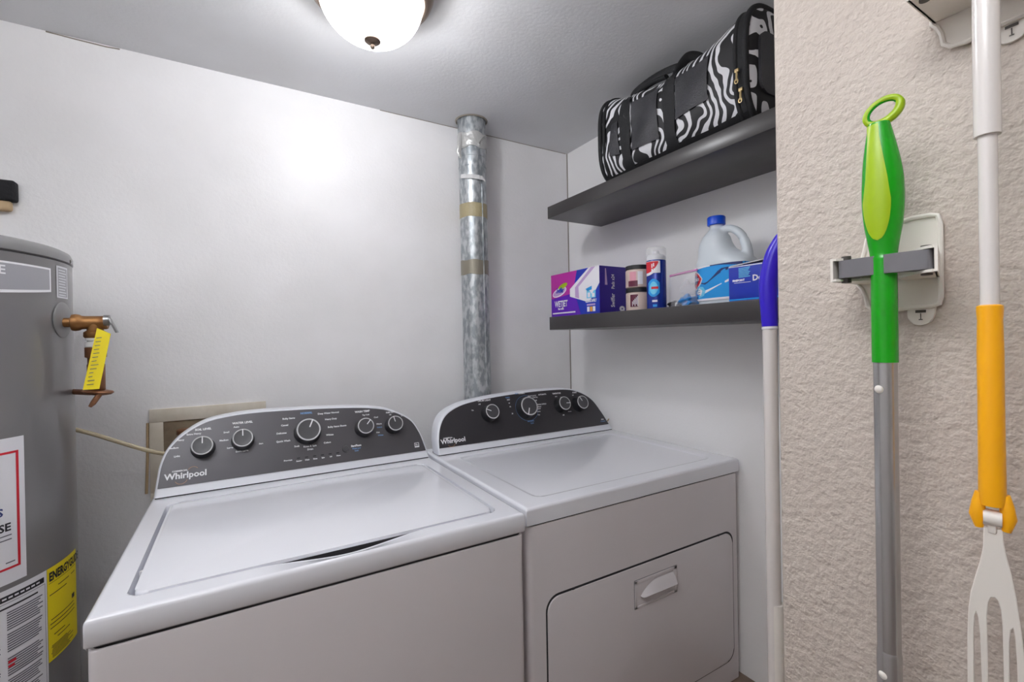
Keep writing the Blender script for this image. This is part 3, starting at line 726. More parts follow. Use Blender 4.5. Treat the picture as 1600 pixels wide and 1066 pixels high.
T('START', .602, .1555, .0075, b=.0003); T('Off', .590, .1465, .005)
T('ADA', .703, .040, .0062, b=.0004); T('Compliant', .703, .033, .0055, mi=1)
print_on(pan, bm)
bm = nb(); tube(bm, [(1.279, 1.46, .66), (1.284, 1.43, .665), (1.286, 1.41, .69)], [.003, .004, .002], 8); struct(obj('trim_4', bm, 'rust'))

# ---------------------------------------------------------------- shelves
SX = 1.0204
up = obj('wall_shelf', box(nb(), (SX, .40, 1.4748), (XB-.0005, 1.4387, 1.5200), .0012, 2), 'shelf')
tag(up, 'dark laminate floating shelf under the zebra-print bag, the upper of two', 'shelf')
lo = obj('wall_shelf', box(nb(), (SX, .40, 1.0527), (XB-.0005, 1.4387, 1.1014), .0012, 2), 'shelf')
tag(lo, 'dark laminate floating shelf holding cleaning supplies, the lower of two', 'shelf')
ZS = 1.1016
# mop-pad box
t = thing('cleaning_pad_box', 'purple and magenta carton of mop pads at the far end of the lower shelf', 'box', (1.10, 1.30, ZS))
bx0, bx1, by0, by1, bz = 1.030, 1.171, 1.163, 1.436, 1.259
obj('carton', box(nb(), (bx0, by0, ZS), (bx1, by1, bz), .0008, 2), 'violet', t)
ffc = lambda u, v, d: Vector((bx0-d, by1-u*(by1-by0), ZS+v*(bz-ZS)))          # front, 0..1
bm = nb()
quadp(bm, ffc, [(0, .0), (.62, .0), (.50, .55), (.40, 1), (0, 1)], .0004, 1)
quadp(bm, ffc, [(0, .42), (.48, .50), (.57, 1), (0, 1)], .0006, 0)
quadp(bm, ffc, [(.64, 0), (1, 0), (1, 1), (.57, 1), (.50, .60), (.55, .38)], .0005, 2)
quadp(bm, ffc, [(.42, .60), (.42, .43), (.74, .28), (.83, .30), (1, .64), (1, 1), (.80, 1)], .0008, 3)
quadp(bm, ffc, [(.53, .62), (.53, .40), (.61, .36), (.60, .62), (.93, 1.0), (.85, 1.0)], .0010, 4)
S_ = lambda s, u, v, size, mi, al='CENTER', b=.0006, sx=1.0, sh=0: text_bm(bm, s, size, lambda a, c, d: ffc(a/(by1-by0), c/(bz-ZS), d), u*(by1-by0), v*(bz-ZS), al, mi, b, .0012, sx, sh)
S_('WETJET', .225, .225, .031, 3, b=.0010, sx=.72)
S_('Pad refills', .22, .155, .009, 3)
quadp(bm, ffc, [(.03, .06), (.53, .06), (.53, .09), (.03, .09)], .0012, 3)
# swoosh emblem
for (cx_, cy_, w2, h2, mi, rt) in ((.19, .57, .165, .10, 3, .35), (.19, .57, .150, .075, 4, .35), (.27, .70, .105, .055, 6, .35), (.13, .51, .06, .05, 2, .5)):
    P = [(cx_+w2*math.cos(a)*math.cos(rt)-h2*.6*math.sin(a)*math.sin(rt), cy_+w2*math.cos(a)*math.sin(rt)*1.2+h2*math.sin(a)*math.cos(rt)) for a in [2*PI*i/20 for i in range(20)]]
    quadp(bm, ffc, P, .0008+.00004*mi, mi)
S_('Swiffer', .20, .555, .026, 2, b=.0012, sx=.62, sh=.35)
quadp(bm, ffc, [(.76, .34), (.93, .34), (.93, .50), (.90, .50), (.86, .42), (.80, .53), (.76, .50)], .0012, 5)
quadp(bm, ffc, [(.74, .55), (.86, .60), (.86, .52), (.77, .50)], .0012, 8)
quadp(bm, ffc, [(.78, .36), (.83, .36), (.83, .46), (.78, .46)], .0014, 3); quadp(bm, ffc, [(.86, .36), (.91, .36), (.91, .44), (.86, .44)], .0014, 3)
S_('CLEANS SAFELY', .84, .255, .013, 3, b=.0006, sx=.62)
quadp(bm, ffc, [(.76, .18), (.92, .18), (.92, .215), (.76, .215)], .0012, 4)
for k, mi in enumerate((3, 7, 3)): quadp(bm, ffc, [(.765+k*.055, .05), (.81+k*.055, .05), (.81+k*.055, .155), (.765+k*.055, .155)], .0012, mi)
quadp(bm, ffc, [(.82, .05), (.865, .05), (.865, .155), (.82, .155)], .0013, 7)
obj('front_print', bm, ['magenta', 'violet', 'blue', 'cardwhite', 'lilac', 'cyan', 'lime', 'orange', 'skyblue'], t, smooth=False)
fs = lambda u, v, d: Vector((bx0+u*(bx1-bx0), by0-d, ZS+v*(bz-ZS)))
bm = nb(); quadp(bm, fs, [(0, 0), (1, 0), (1, 1), (0, 1)], .0004, 0)
vert = lambda a, c, d: fs(c, a, d)
text_bm(bm, 'Swiffer', .17, lambda a, c, d: fs(.46-c, a, d), .13, 0, 'LEFT', 1, .003, .0008, .62)
text_bm(bm, 'Pads x24', .14, lambda a, c, d: fs(.46-c, a, d), .52, 0, 'LEFT', 1, .002, .0008, .62)
quadp(bm, fs, [(.16, .60), (.24, .60), (.20, .95), (.17, .95)], .0007, 2)
P = [(.70+.09*math.cos(2*PI*i/24), .10+.06*math.sin(2*PI*i/24)) for i in range(24)]; quadp(bm, fs, P, .0008, 1)
P = [(.70+.025*math.cos(2*PI*i/24), .10+.017*math.sin(2*PI*i/24)) for i in range(24)]; quadp(bm, fs, P, .0010, 0)
quadp(bm, fs, [(.97, .2), (1.0, .2), (1.0, .40), (.97, .38)], .0009, 1)
obj('end_print', bm, ['darkviolet', 'cardwhite', 'lilac'], t, smooth=False)
# jars
def jar(z, label, toplid):
    x, y, r = 1.092, 1.052, .0385
    j = thing('jar', label, 'jar', (x, y, z), 'stacked jars on the lower shelf')
    obj('body', lathe(nb(), (x, y, z), (0, 0, 1), [(r-.004, 0), (r, .003), (r, .054), (r-.003, .058)], 48), 'jar', j)
    obj('lid', lathe(nb(), (x, y, z+.058), (0, 0, 1), [(r-.001, 0), (r, .001), (r, .0115), (r-.002, .013)], 48), 'blacklid', j)
    b = nb(); jf = lambda s, zz, d: Vector((x+(r+d)*math.cos(math.radians(s)), y+(r+d)*math.sin(math.radians(s)), z+zz))
    if toplid:
        for i in range(10): patch(b, jf, 215-8*i/10*4, .018, 215-8*(i+1)/10*4, .050, .0004, 1); 
        patch(b, jf, 222, .01, 245, .05, .0006, 2, 6)
        patch(b, jf, 175, .004, 222, .022, .0005, 0, 10)
    else:
        patch(b, jf, 185, .012, 222, .05, .0004, 0, 10)
        for k in range(5): patch(b, jf, 222-k*6, .014+.006*(k % 2), 219-k*6, .045-.004*k, .0007, 2, 2)
    obj('label_print', b, ['jar_maroon', 'jar_pink', 'cardwhite'], j)
jar(ZS, 'small jar with maroon label, bottom one of the stack beside the purple carton', False)
jar(ZS+.0712, 'small jar with pink label and black lid, stacked on top of another jar', True)
# spray can
cx_, cy_, r = 1.074, .962, .0285
t = thing('spray_can', 'blue and red aerosol can with clear cap standing on the lower shelf', 'spray can', (cx_, cy_, ZS))
obj('can', lathe(nb(), (cx_, cy_, ZS), (0, 0, 1), [(r-.002, 0), (r, .002), (r, .142), (r-.001, .144)], 48), 'candark', t)
obj('shoulder', lathe(nb(), (cx_, cy_, ZS+.144), (0, 0, 1), [(r-.001, 0), (r-.002, .010), (r-.006, .016), (.010, .020), (.008, .028), (.003, .029)], 48), 'white', t)
obj('clear_cap', lathe(nb(), (cx_, cy_, ZS+.144), (0, 0, 1), [(r, .0005), (r, .034), (r-.003, .0385), (.002, .0385)], 48, cap=False), 'clear', t)
b = nb(); jf = lambda s, zz, d: Vector((cx_+(r+d)*math.cos(math.radians(s)), cy_+(r+d)*math.sin(math.radians(s)), ZS+zz))
jw = lambda u, v, d: jf(213+math.degrees(u/r), v, d)
patch(b, jf, 160, .105, 245, .140, .0004, 1, 20)
def cpoly(pts, d, mi, n=14):
    # fill between lower and upper polyline given as (deg, z0, z1)
    for i in range(len(pts)-1):
        (s0, l0, h0), (s1, l1, h1) = pts[i], pts[i+1]
        f = b.faces.new([b.verts.new(jf(s, z, d)) for s, z in ((s0, l0), (s1, l1), (s1, h1), (s0, h0))]); f.material_index = mi
cpoly([(150+i*9, .098+.03*(i/10)**3, .1405) for i in range(11)], .0006, 1)
cpoly([(150+i*8.4, .106+.028*(i/10)**3, .139) for i in range(11)], .0008, 2)
cpoly([(170+i*7, .035+.012*((i-5)/5)**2, .088-.012*((i-5)/5)**2) for i in range(11)], .0004, 3)
cpoly([(180+i*5, .042+.014*((i-5)/5)**2, .080-.014*((i-5)/5)**2) for i in range(11)], .0006, 4)
patch(b, jf, 192, .058, 232, .065, .0008, 2, 8); patch(b, jf, 196, .020, 226, .026, .0006, 1, 8); patch(b, jf, 200, .006, 224, .013, .0006, 3, 8)
for (u0, v0, u1, v1) in ((-.009, .120, -.006, .132), (-.004, .124, -.001, .134), (-.009, .110, -.005, .117), (-.003, .111, .001, .118)): patch(b, jw, u0, v0, u1, v1, .0010, 1, 2)
obj('can_print', b, ['candark', 'cardwhite', 'red', 'skyblue', 'cyan'], t)
# zip bag
t = thing('zip_bag', 'clear zip bag with pink seal holding blue gloves beside the bleach jug', 'plastic bag', (1.10, .88, ZS))
bm = nb(); nu, nv = 24, 14; yy0, yy1 = .838, .932; G = {}
for side in (0, 1):
    for i in range(nu+1):
        for j in range(nv+1):
            u = i/nu; v = j/nv; th = .030*math.sin(PI*min(1, max(0, u)))**.6*(1-v)**.7+.0008
            wv = .004*math.sin(u*11+v*5)*(1-v)*math.sin(PI*u)
            G[side, i, j] = bm.verts.new((1.098+(-th+wv if side == 0 else th*.8+wv), yy1+(yy0-yy1)*u, ZS+.001+v*(.099+.006*u)))
    for i in range(nu):
        for j in range(nv): bm.faces.new((G[side, i, j], G[side, i+1, j], G[side, i+1, j+1], G[side, i, j+1]))
bmesh.ops.remove_doubles(bm, verts=bm.verts[:], dist=.0004)
obj('film', bm, 'film', t)
bm = nb(); tube(bm, [(1.098, yy1+(yy0-yy1)*i/8, ZS+.096+.006*i/8) for i in range(9)], .0022, 8, flat=1.5); obj('zip_seal', bm, 'pink', t)
def glove_blob(name, loc, sc_, seed):
    b_ = nb(); bmesh.ops.create_icosphere(b_, subdivisions=4, radius=1); random.seed(seed)
    ph = [random.random()*6 for _ in range(6)]
    for v in b_.verts:
        c = v.co; k = 1+.22*math.sin(4*c.x+ph[0])*math.sin(5*c.y+ph[1])+.16*math.sin(7*c.z+ph[2]+3*c.y)
        v.co = Vector((loc[0]+c.x*k*sc_[0], loc[1]+c.y*k*sc_[1], max(ZS+.0022, loc[2]+c.z*k*sc_[2])))
    return b_
g = obj('rubber_glove', glove_blob('g', (1.092, .866, ZS+.017), (.019, .025, .017), 2), 'glove'); tag(g, 'crumpled blue rubber glove inside the clear zip bag', 'glove')
g = obj('cloth', glove_blob('g', (1.094, .913, ZS+.011), (.016, .016, .011), 5), 'blackfab'); tag(g, 'dark folded cloth inside the clear zip bag beside the glove', 'cloth')
g = obj('plastic_wrap', glove_blob('g', (1.098, .872, ZS+.052), (.013, .020, .022), 9), 'film'); tag(g, 'crumpled clear wrap above the blue glove in the zip bag', 'plastic wrap')
# bleach jug
t = thing('bleach_jug', 'white plastic bleach jug with blue cap and blue label on the lower shelf', 'jug', (1.15, .785, ZS))
bm = nb()
secs = [(0, .0745, .046, .785), (.004, .0785, .050, .785), (.060, .079, .051, .785), (.105, .079, .051, .785), (.118, .078, .050, .786), (.130, .072, .047, .790), (.140, .060, .044, .801), (.156, .048, .040, .812), (.175, .041, .036, .816), (.192, .035, .031, .8145), (.206, .025, .024, .814), (.214, .0175, .0175, .813), (.232, .0165, .0165, .813)]
rings = []; seg = 48
for (h, a, c, yc) in secs:
    e = 2/3.2 if h < .12 else (2/2.6 if h < .2 else 1)
    sg = lambda q: math.copysign(abs(q)**e, q)
    rings.append([bm.verts.new((1.15+c*sg(math.cos(2*PI*i/seg)), yc+a*sg(math.sin(2*PI*i/seg)), ZS+h)) for i in range(seg)])
for k in range(len(rings)-1):
    for i in range(seg): bm.faces.new((rings[k][i], rings[k][(i+1) % seg], rings[k+1][(i+1) % seg], rings[k+1][i]))
bm.faces.new(rings[0][::-1]); bm.faces.new(rings[-1])
hp = spline([(1.15, .806, ZS+.206), (1.15, .788, ZS+.210), (1.15, .764, ZS+.205), (1.15, .742, ZS+.188), (1.15, .729, ZS+.163), (1.15, .723, ZS+.137), (1.15, .722, ZS+.110)], 6)
tube(bm, hp, [.0100+.005*(i/len(hp))**2 for i in range(len(hp))], 20)
jb = obj('jug_body', bm, 'jug', t)
m_ = jb.modifiers.new('r', 'REMESH'); m_.mode = 'VOXEL'; m_.voxel_size = .0028; m_.use_smooth_shade = True
m_ = jb.modifiers.new('s', 'SMOOTH'); m_.iterations = 6; m_.factor = .5
obj('cap', lathe(nb(), (1.15, .813, ZS+.225), (0, 0, 1), [(.0225, 0), (.0235, .001), (.0235, .021), (.0215, .0235), (.001, .024)], 48), 'capblue', t)
bm = nb()
def jgf(u, v, d):      # u metres from the far edge of the jug towards the near edge
    y = .8635-u; q = min(.9999, abs((y-.785)/.0795))
    x = 1.15-.0515*(1-q**3.2)**(1/3.2)
    return Vector((x-d-.0004, y+(d*.5 if q > .9 and y > .785 else 0), ZS+v))
patch(bm, jgf, -.0008, .020, .158, .108, .0006, 0, 120, 1)
patch(bm, jgf, -.0008, .014, .158, .020, .0006, 3, 120, 1)
for i in range(28):   # rays and dark sweep
    u = i*.0055; patch(bm, jgf, u, .100+.006*math.sin(i*.12), u+.0055, .1085, .0010, 3 if i < 12 else 4, 1)
def jpoly(P, d, mi):
    cs_ = sum(p[0] for p in P)/len(P), sum(p[1] for p in P)/len(P)
    for i in range(len(P)):
        A = P[i]; B = P[(i+1) % len(P)]
        f = bm.faces.new([bm.verts.new(jgf(q[0], q[1], d)) for q in (cs_, A, B)]); f.material_index = mi
jpoly([(.018, .045), (.036, .062), (.042, .075), (.030, .09), (.014, .100), (.004, .096), (.0, .07), (.006, .052)], .0014, 3)
jpoly([(.018, .049), (.033, .064), (.0385, .075), (.028, .087), (.014, .096), (.006, .092), (.003, .07), (.008, .055)], .0018, 5)
jpoly([(.010, .062), (.022, .062), (.030, .075), (.022, .086), (.010, .088), (.004, .075)], .0022, 4)
text_bm(bm, 'CLOROX', .0105, jgf, .004, .071, 'LEFT', 3, .0004, .0026, .62)
jpoly([(.035, .062), (.10, .096), (.12, .098), (.12, .092), (.05, .058)], .0012, 4)
jpoly([(.045, .040), (.12, .066), (.12, .060), (.05, .034)], .0013, 3)
jpoly([(.0, .020), (.0, .052), (.020, .056), (.044, .052), (.052, .040), (.046, .028), (.028, .022)], .0016, 1)
jpoly([(.004, .024), (.004, .044), (.030, .050), (.042, .042), (.036, .028)], .0019, 3)
for k in range(3): jpoly([(.006, .030+k*.006), (.034, .032+k*.006), (.034, .0335+k*.006), (.006, .0315+k*.006)], .0022, 5 if k < 1 else 2)
obj('jug_label', bm, ['skyblue', 'cyan', 'greyink', 'cardwhite', 'navy', 'red'], t)
# glove carton
t = thing('glove_carton', 'blue carton with white print on the lower shelf in front of the bleach jug', 'box', (1.06, .59, ZS))
gx0, gx1, gy0, gy1, gz = 1.030, 1.088, .452, .6965, 1.186
obj('carton', box(nb(), (gx0, gy0, ZS), (gx1, gy1, gz), .0008, 2), 'blue', t)
gf = lambda u, v, d: Vector((gx0-d, gy1-u, ZS+v))
bm = nb(); text_bm(bm, 'Dots', .019, gf, .060, .045, 'LEFT', 0, .0006, .0006)
text_bm(bm, 'FINEPOINT', .0062, gf, .010, .047, 'LEFT', 0, .0004, .0006); 
quadp(bm, gf, [(.014, .043), (.056, .0425), (.056, .0435), (.014, .044)], .0006, 0)
quadp(bm, gf, [(.0, .0835), (.11, .083), (.11, .080), (.0, .082)], .0006, 0)
for k in range(7): quadp(bm, gf, [(.026, .078-k*.0035), (.055-.002*(k % 3), .0785-k*.0035), (.055-.002*(k % 3), .0768-k*.0035), (.026, .0763-k*.0035)], .0007, 1)
quadp(bm, gf, [(0, .002), (.24, .002), (.24, .005), (0, .005)], .0006, 2)
obj('front_print', bm, ['cardwhite', 'cyan', 'skyblue'], t, smooth=False)
bm = nb(); vs = [(gx0+.001, gy1, gz), (gx0+.001, gy0, gz+.018), (gx0+.006, gy0, gz+.020), (gx0+.006, gy1, gz+.003)]
vv = [bm.verts.new(v) for v in vs]; bm.faces.new(vv); vb = [bm.verts.new(Vector(v)+Vector((.0, 0, -.0)) if k in (0, 1) else Vector(v)+Vector((.045, 0, -.003))) for k, v in enumerate(vs)]
bm.faces.new((vv[3], vv[2], vb[2], vb[3]))
fl = obj('lid_flap', bm, 'cardwhite', t); fl.modifiers.new('s', 'SOLIDIFY').thickness = .0008

# ---------------------------------------------------------------- zebra bag
ZB = 1.5203
bag = thing('pet_carrier_bag', 'zebra-print soft carrier bag with black straps and mesh windows on the upper shelf', 'bag', (1.15, .90, ZB))
BX, BA = 1.156, .128
BY0, BY1 = .640, 1.142
def bh(y):            # full height along the length
    k = (y-BY0)/(BY1-BY0)
    return .292-.046*math.sin(PI*min(max(k, 0), 1))**1.2-.002*k
def bsx(y, z, off=0):  # front surface
    H = bh(y)/2; n_ = 3.4; q = min(.999, abs((z-ZB-H)/H)); return BX-(BA)*(1-q**n_)**(1/n_)-off
def ring(y, shr, n_=3.4, seg=72, off=0):
    H = bh(y)/2; out = []
    for i in range(seg):
        a = 2*PI*i/seg; e = 2/n_
        sg = lambda q: math.copysign(abs(q)**e, q)
        out.append(Vector((BX-(BA*shr+off)*sg(math.cos(a)), y, ZB+H+(H*shr+off)*sg(math.sin(a))*(1 if math.sin(a) > 0 else 1)+(0 if shr == 1 else 0))))
    return out
bm = nb(); rs = []
ends = [(BY0-.014, .30), (BY0-.012, .6), (BY0-.007, .84), (BY0, .96), (BY0+.006, .995)]
ys_ = [BY0+.02+(BY1-BY0-.04)*i/30 for i in range(31)]
for y, s in ends+[(y, 1) for y in ys_]+[(BY1-.006, .995), (BY1+.004, .97), (BY1+.018, .84), (BY1+.026, .6), (BY1+.030, .3)]:
    rs.append([bm.verts.new(p) for p in ring(y, s)])
for k in range(len(rs)-1):
    for i in range(72): bm.faces.new((rs[k][i], rs[k][(i+1) % 72], rs[k+1][(i+1) % 72], rs[k+1][i]))
bm.faces.new(rs[0]); bm.faces.new(rs[-1][::-1])
for v in bm.verts:    # sag in the cloth, flat underside on the shelf
    v.co.x += .0035*math.sin(v.co.y*40+v.co.z*30); v.co.z = max(v.co.z, ZB)
obj('bag_body', bm, 'zebra', bag, angle=60)
def fpatch(name, quad, off, m, nu=16, nv=12):
    """quad: 4 (y, z) corners on the front face"""
    b_ = nb(); g_ = []
    for j in range(nv+1):
        r_ = []
        for i in range(nu+1):
            u, v = i/nu, j/nv
            A = Vector(quad[0])*(1-u)+Vector(quad[1])*u; B = Vector(quad[3])*(1-u)+Vector(quad[2])*u; p = A*(1-v)+B*v
            z = max(ZB+.004, min(p.y, ZB+bh(p.x)-.003))
            r_.append(b_.verts.new((bsx(p.x, z, off)+.0035*math.sin(p.x*40+z*30), p.x, z)))
        g_.append(r_)
    for j in range(nv):
        for i in range(nu): b_.faces.new((g_[j][i], g_[j][i+1], g_[j+1][i+1], g_[j+1][i]))
    o_ = obj(name, b_, m, bag); o_.modifiers.new('s', 'SOLIDIFY').thickness = .0016; return o_
fpatch('mesh_window', [(1.005, ZB+.060), (.905, ZB+.060), (.905, ZB+.205), (1.005, ZB+.205)], .0025, 'meshfab')
fpatch('mesh_window', [(.845, ZB+.085), (.745, ZB+.095), (.740, ZB+.205), (.845, ZB+.200)], .0025, 'meshfab')
fpatch('mesh_window', [(1.100, ZB+.075), (1.060, ZB+.070), (1.060, ZB+.170), (1.090, ZB+.170)], .0025, 'meshfab')
fpatch('base_binding', [(BY1, ZB+.004), (BY0+.01, ZB+.004), (BY0+.01, ZB+.030), (BY1, ZB+.022)], .003, 'blackfab', 40, 5)
for (ya, yb) in ((1.050, 1.012), (.885, .847)):
    fpatch('strap', [(ya, ZB+.01), (yb, ZB+.01), (yb, ZB+.23), (ya, ZB+.23)], .0045, 'blackfab', 3, 20)
def rim(y, shr, rad, off=.003):
    b_ = nb(); tube(b_, [Vector((p.x, p.y, max(p.z, ZB+rad*.9))) for p in ring(y, shr, off=off)], rad, 10, closed=True, up=(0, 1, 0)); return b_
obj('piping', rim(BY0+.004, .975, .0075), 'blackfab', bag)
obj('piping', rim(BY0+.028, .985, .0065), 'blackfab', bag)
obj('piping', rim(BY1+.004, .975, .0075), 'blackfab', bag)
obj('piping', rim(BY1-.016, .985, .0055), 'blackfab', bag)
bm = nb()
for y_ in (BY0+.007, BY0+.016, BY0+.025):
    pass
g_ = [ring(BY0+.004+k*.024/4, 1.0, off=.0035) for k in range(5)]
for k in range(4):
    for i in range(72):
        q = [g_[k][i], g_[k][(i+1) % 72], g_[k+1][(i+1) % 72], g_[k+1][i]]
        if min(p.z for p in q) < ZB+.004: continue
        bm.faces.new([bm.verts.new(p) for p in q])
bmesh.ops.remove_doubles(bm, verts=bm.verts[:], dist=1e-5)
o = obj('zipper_band', bm, 'blackfab', bag); o.modifiers.new('s', 'SOLIDIFY').thickness = .002
# near end mesh window
bm = nb(); P = rrect(BX-.098, ZB+.070, BX+.10, ZB+.215, .03, 6)
prism(bm, P, lambda u, v, d: Vector((u, BY0-.013-d, v)), -.004, .0025)
obj('end_window', bm, 'meshfab', bag)
# arching grab handles
def arch(x, y0_, y1_, h, zb):
    P = spline([(x, y0_, zb), (x, y0_-.012, zb+h*.75), (x, (y0_+y1_)/2, zb+h), (x, y1_+.012, zb+h*.6), (x, y1_, zb-.004)], 8)
    b_ = nb(); tube(b_, P, .011, 10, up=(1, 0, 0), flat=.3); return b_
obj('grab_handle', arch(BX-.085, 1.045, .860, .030, ZB+.236), 'blackfab', bag)
bm = nb(); tube(bm, spline([(BX-.10, 1.030, ZB+.222), (BX-.094, 1.000, ZB+.244), (BX-.09, .955, ZB+.250), (BX-.09, .905, ZB+.243)], 8), .010, 12, flat=.6); obj('padded_grip', bm, 'blackfab', bag)
bm = nb(); tube(bm, spline([(BX-.112, .862, ZB+.20), (BX-.104, .852, ZB+.232), (BX-.085, .835, ZB+.262), (BX-.06, .815, ZB+.262), (BX-.05, .80, ZB+.24)], 8), .013, 12, flat=.35, up=(0, 1, 0)); obj('strap_loop', bm, 'blackfab', bag)
for (y_, z_) in ((BY0+.020, ZB+.112), (BY0+.014, ZB+.066)):
    b_ = nb(); x_ = bsx(y_, z_, .010)
    cyl(b_, (x_, y_, z_+.010), (x_-.002, y_-.001, z_-.016), .0026, 12, bev=.0008); box(b_, (x_-.002, y_-.005, z_+.006), (x_+.004, y_+.005, z_+.014), .0012)
    tube(b_, [(x_-.002+.004*math.cos(a)*0, y_+.004*math.cos(a), z_-.016+.005*math.sin(a)) for a in [2*PI*i/16 for i in range(16)]], .0013, 6, closed=True, up=(1, 0, 0))
    obj('zipper_pull', b_, 'gold', bag)

# ---------------------------------------------------------------- broom holders on the near wall
HXW = XC
def holder(dy, dz, label):
    h = thing('broom_holder', label, 'tool holder', (HXW, .19+dy, 1.08+dz), 'wall-mounted tool clips')
    fh = lambda y, z, d: Vector((HXW-d, y+dy, z+dz))
    P = [(.165, 1.1275), (.170, 1.1290), (.184, 1.1292), (.196, 1.127), (.208, 1.124), (.216, 1.1215), (.2205, 1.116), (.2225, 1.106), (.225, 1.096), (.229, 1.092), (.229, 1.070), (.2255, 1.066), (.2225, 1.058), (.221, 1.048), (.216, 1.043), (.206, 1.0415), (.190, 1.0435), (.170, 1.0440), (.1645, 1.0460), (.1632, 1.052), (.1630, 1.120)]
    b_ = nb(); prism(b_, P, fh, .0003, .0035); plate = obj('back_plate', b_, 'whiteplastic', h, angle=30)
    b_ = nb(); tube(b_, [fh(y_, z_, .0042) for y_, z_ in P], .0021, 8, closed=True, up=(1, 0, 0)); obj('plate_rim', b_, 'whiteplastic', plate)
    b_ = nb(); prism(b_, [(p.x, p.y) for p in spline([(.187, 1.046, 0), (.188, 1.033, 0), (.183, 1.0275, 0), (.175, 1.0275, 0), (.1695, 1.033, 0), (.169, 1.046, 0)], 5, True)], fh, .0003, .003, bev=.001); tb = obj('hang_tab', b_, 'whiteplastic', h)
    b_ = nb(); quadp(b_, fh, [(.1825, 1.041), (.1745, 1.041), (.1745, 1.0385), (.1825, 1.0385)], .0033, 0); quadp(b_, fh, [(.1789, 1.038), (.1781, 1.038), (.1781, 1.032), (.1789, 1.032)], .0033, 0); quadp(b_, fh, [(.1800, 1.0325), (.1770, 1.0325), (.1770, 1.0315), (.1800, 1.0315)], .0034, 0)
    obj('tab_mark', b_, 'darkmetal', tb)
    X = lambda d: HXW-d
    arms = (([(X(.004), .2275), (X(.061), .2275), (X(.062), .2265), (X(.061), .224), (X(.030), .199), (X(.004), .196)], [(X(.004), .2285), (X(.062), .2285), (X(.062), .2262), (X(.004), .2262)],
             [(X(.057), .2235), (X(.061), .216), (X(.0615), .193), (X(.054), .191), (X(.051), .206), (X(.040), .213), (X(.036), .222), (X(.045), .2245)], (X(.052), .2190)),
            ([(X(.004), .1650), (X(.061), .1490), (X(.062), .1515), (X(.058), .160), (X(.030), .186), (X(.004), .190)], [(X(.004), .1640), (X(.062), .1480), (X(.062), .1503), (X(.004), .1663)],
             [(X(.057), .1535), (X(.0605), .160), (X(.0635), .183), (X(.056), .1845), (X(.050), .170), (X(.040), .166), (X(.036), .158), (X(.045), .1545)], (X(.050), .1590)))
    for n_, (fl, wl, gr, pin) in enumerate(arms):
        fz = lambda u, v, d: Vector((u, v+dy, d+dz))
        b_ = nb()
        for z0_, z1_ in ((1.0705, 1.0728), (1.0905, 1.0928)): prism(b_, fl, fz, z0_, z1_)
        prism(b_, wl, fz, 1.0705, 1.0928); obj('arm', b_, 'whiteplastic', h, angle=25)
        b_ = nb(); prism(b_, [(p.x, p.y) for p in spline([(a, c, 0) for a, c in gr], 5, True)], fz, 1.0733, 1.0900); obj('gripper', b_, 'rubber', h)
        b_ = nb(); cyl(b_, fz(pin[0], pin[1], 1.0690), fz(pin[0], pin[1], 1.0945), .004, 16); obj('pivot_pin', b_, 'darkmetal', h)
    return h
holder(0, 0, 'white wall clip with grey rubber grippers holding the green handled pole')
holder(-.062, .2335, 'white wall clip at the top right gripping the white and amber pole')

# green-handled pole
GX, GY = .507, .1885
view = Vector((GX, GY, 0)).normalized(); perp = Vector((view.y, -view.x, 0))   # handle lies flat against the wall clip
t = thing('dusting_pole', 'aluminium pole with green and lime ring-topped handle, held in the white wall clip', 'mop handle', (GX, GY, 0))
bm = cyl(nb(), (GX, GY, .73), (GX, GY, .998), .0089, 40); pole = obj('pole', bm, 'alu', t)
bm = lathe(nb(), (GX, GY, .006), (0, 0, 1), [(.0094, 0), (.0094, .721), (.0089, .7245), (.0085, .7245)], 40); obj('lower_pole', bm, 'alu', t)
def pbtn(z, nm='button'):
    b_ = nb(); c = Vector((GX, GY, z)); ax_ = (-view*.85-perp*.55).normalized()
    lathe(b_, c+ax_*.0075, ax_, [(.0036, 0), (.0036, .0017), (.0028, .0026), (.0005, .003)], 20); obj(nm, b_, 'whiteplastic', t)
pbtn(.709); pbtn(.969)
prof = [(.0096, .995), (.0098, .998), (.0098, 1.050), (.0097, 1.078), (.0100, 1.090), (.0118, 1.104), (.0140, 1.118), (.0153, 1.134), (.0156, 1.148), (.0148, 1.165), (.0132, 1.180), (.0112, 1.193), (.0094, 1.2035), (.0085, 1.2085), (.0080, 1.211)]
pp = spline([(a, b, 0) for a, b in prof], 6)
bm = nb(); seg = 96; rings = []
lean = lambda z: perp*(-.0020*max(0, (z-1.16)/.05))
for p in pp:
    rings.append([bm.verts.new(Vector((GX, GY, p.y))+lean(p.y)+(perp*math.cos(2*PI*i/seg)+view*math.sin(2*PI*i/seg)*(.85 if p.y > 1.09 else 1))*p.x) for i in range(seg)])
for k in range(len(rings)-1):
    for i in range(seg):
        f = bm.faces.new((rings[k][i], rings[k][(i+1) % seg], rings[k+1][(i+1) % seg], rings[k+1][i]))
bm.faces.new(rings[0][::-1]); bm.faces.new(rings[-1])
hd = obj('handle', bm, 'green', t)
def rad(z):
    for i in range(len(pp)-1):
        if pp[i].y <= z <= pp[i+1].y: k = (z-pp[i].y)/(pp[i+1].y-pp[i].y+1e-9); return pp[i].x+(pp[i+1].x-pp[i].x)*k
    return pp[-1].x
bm = nb(); rows = []; K = 60
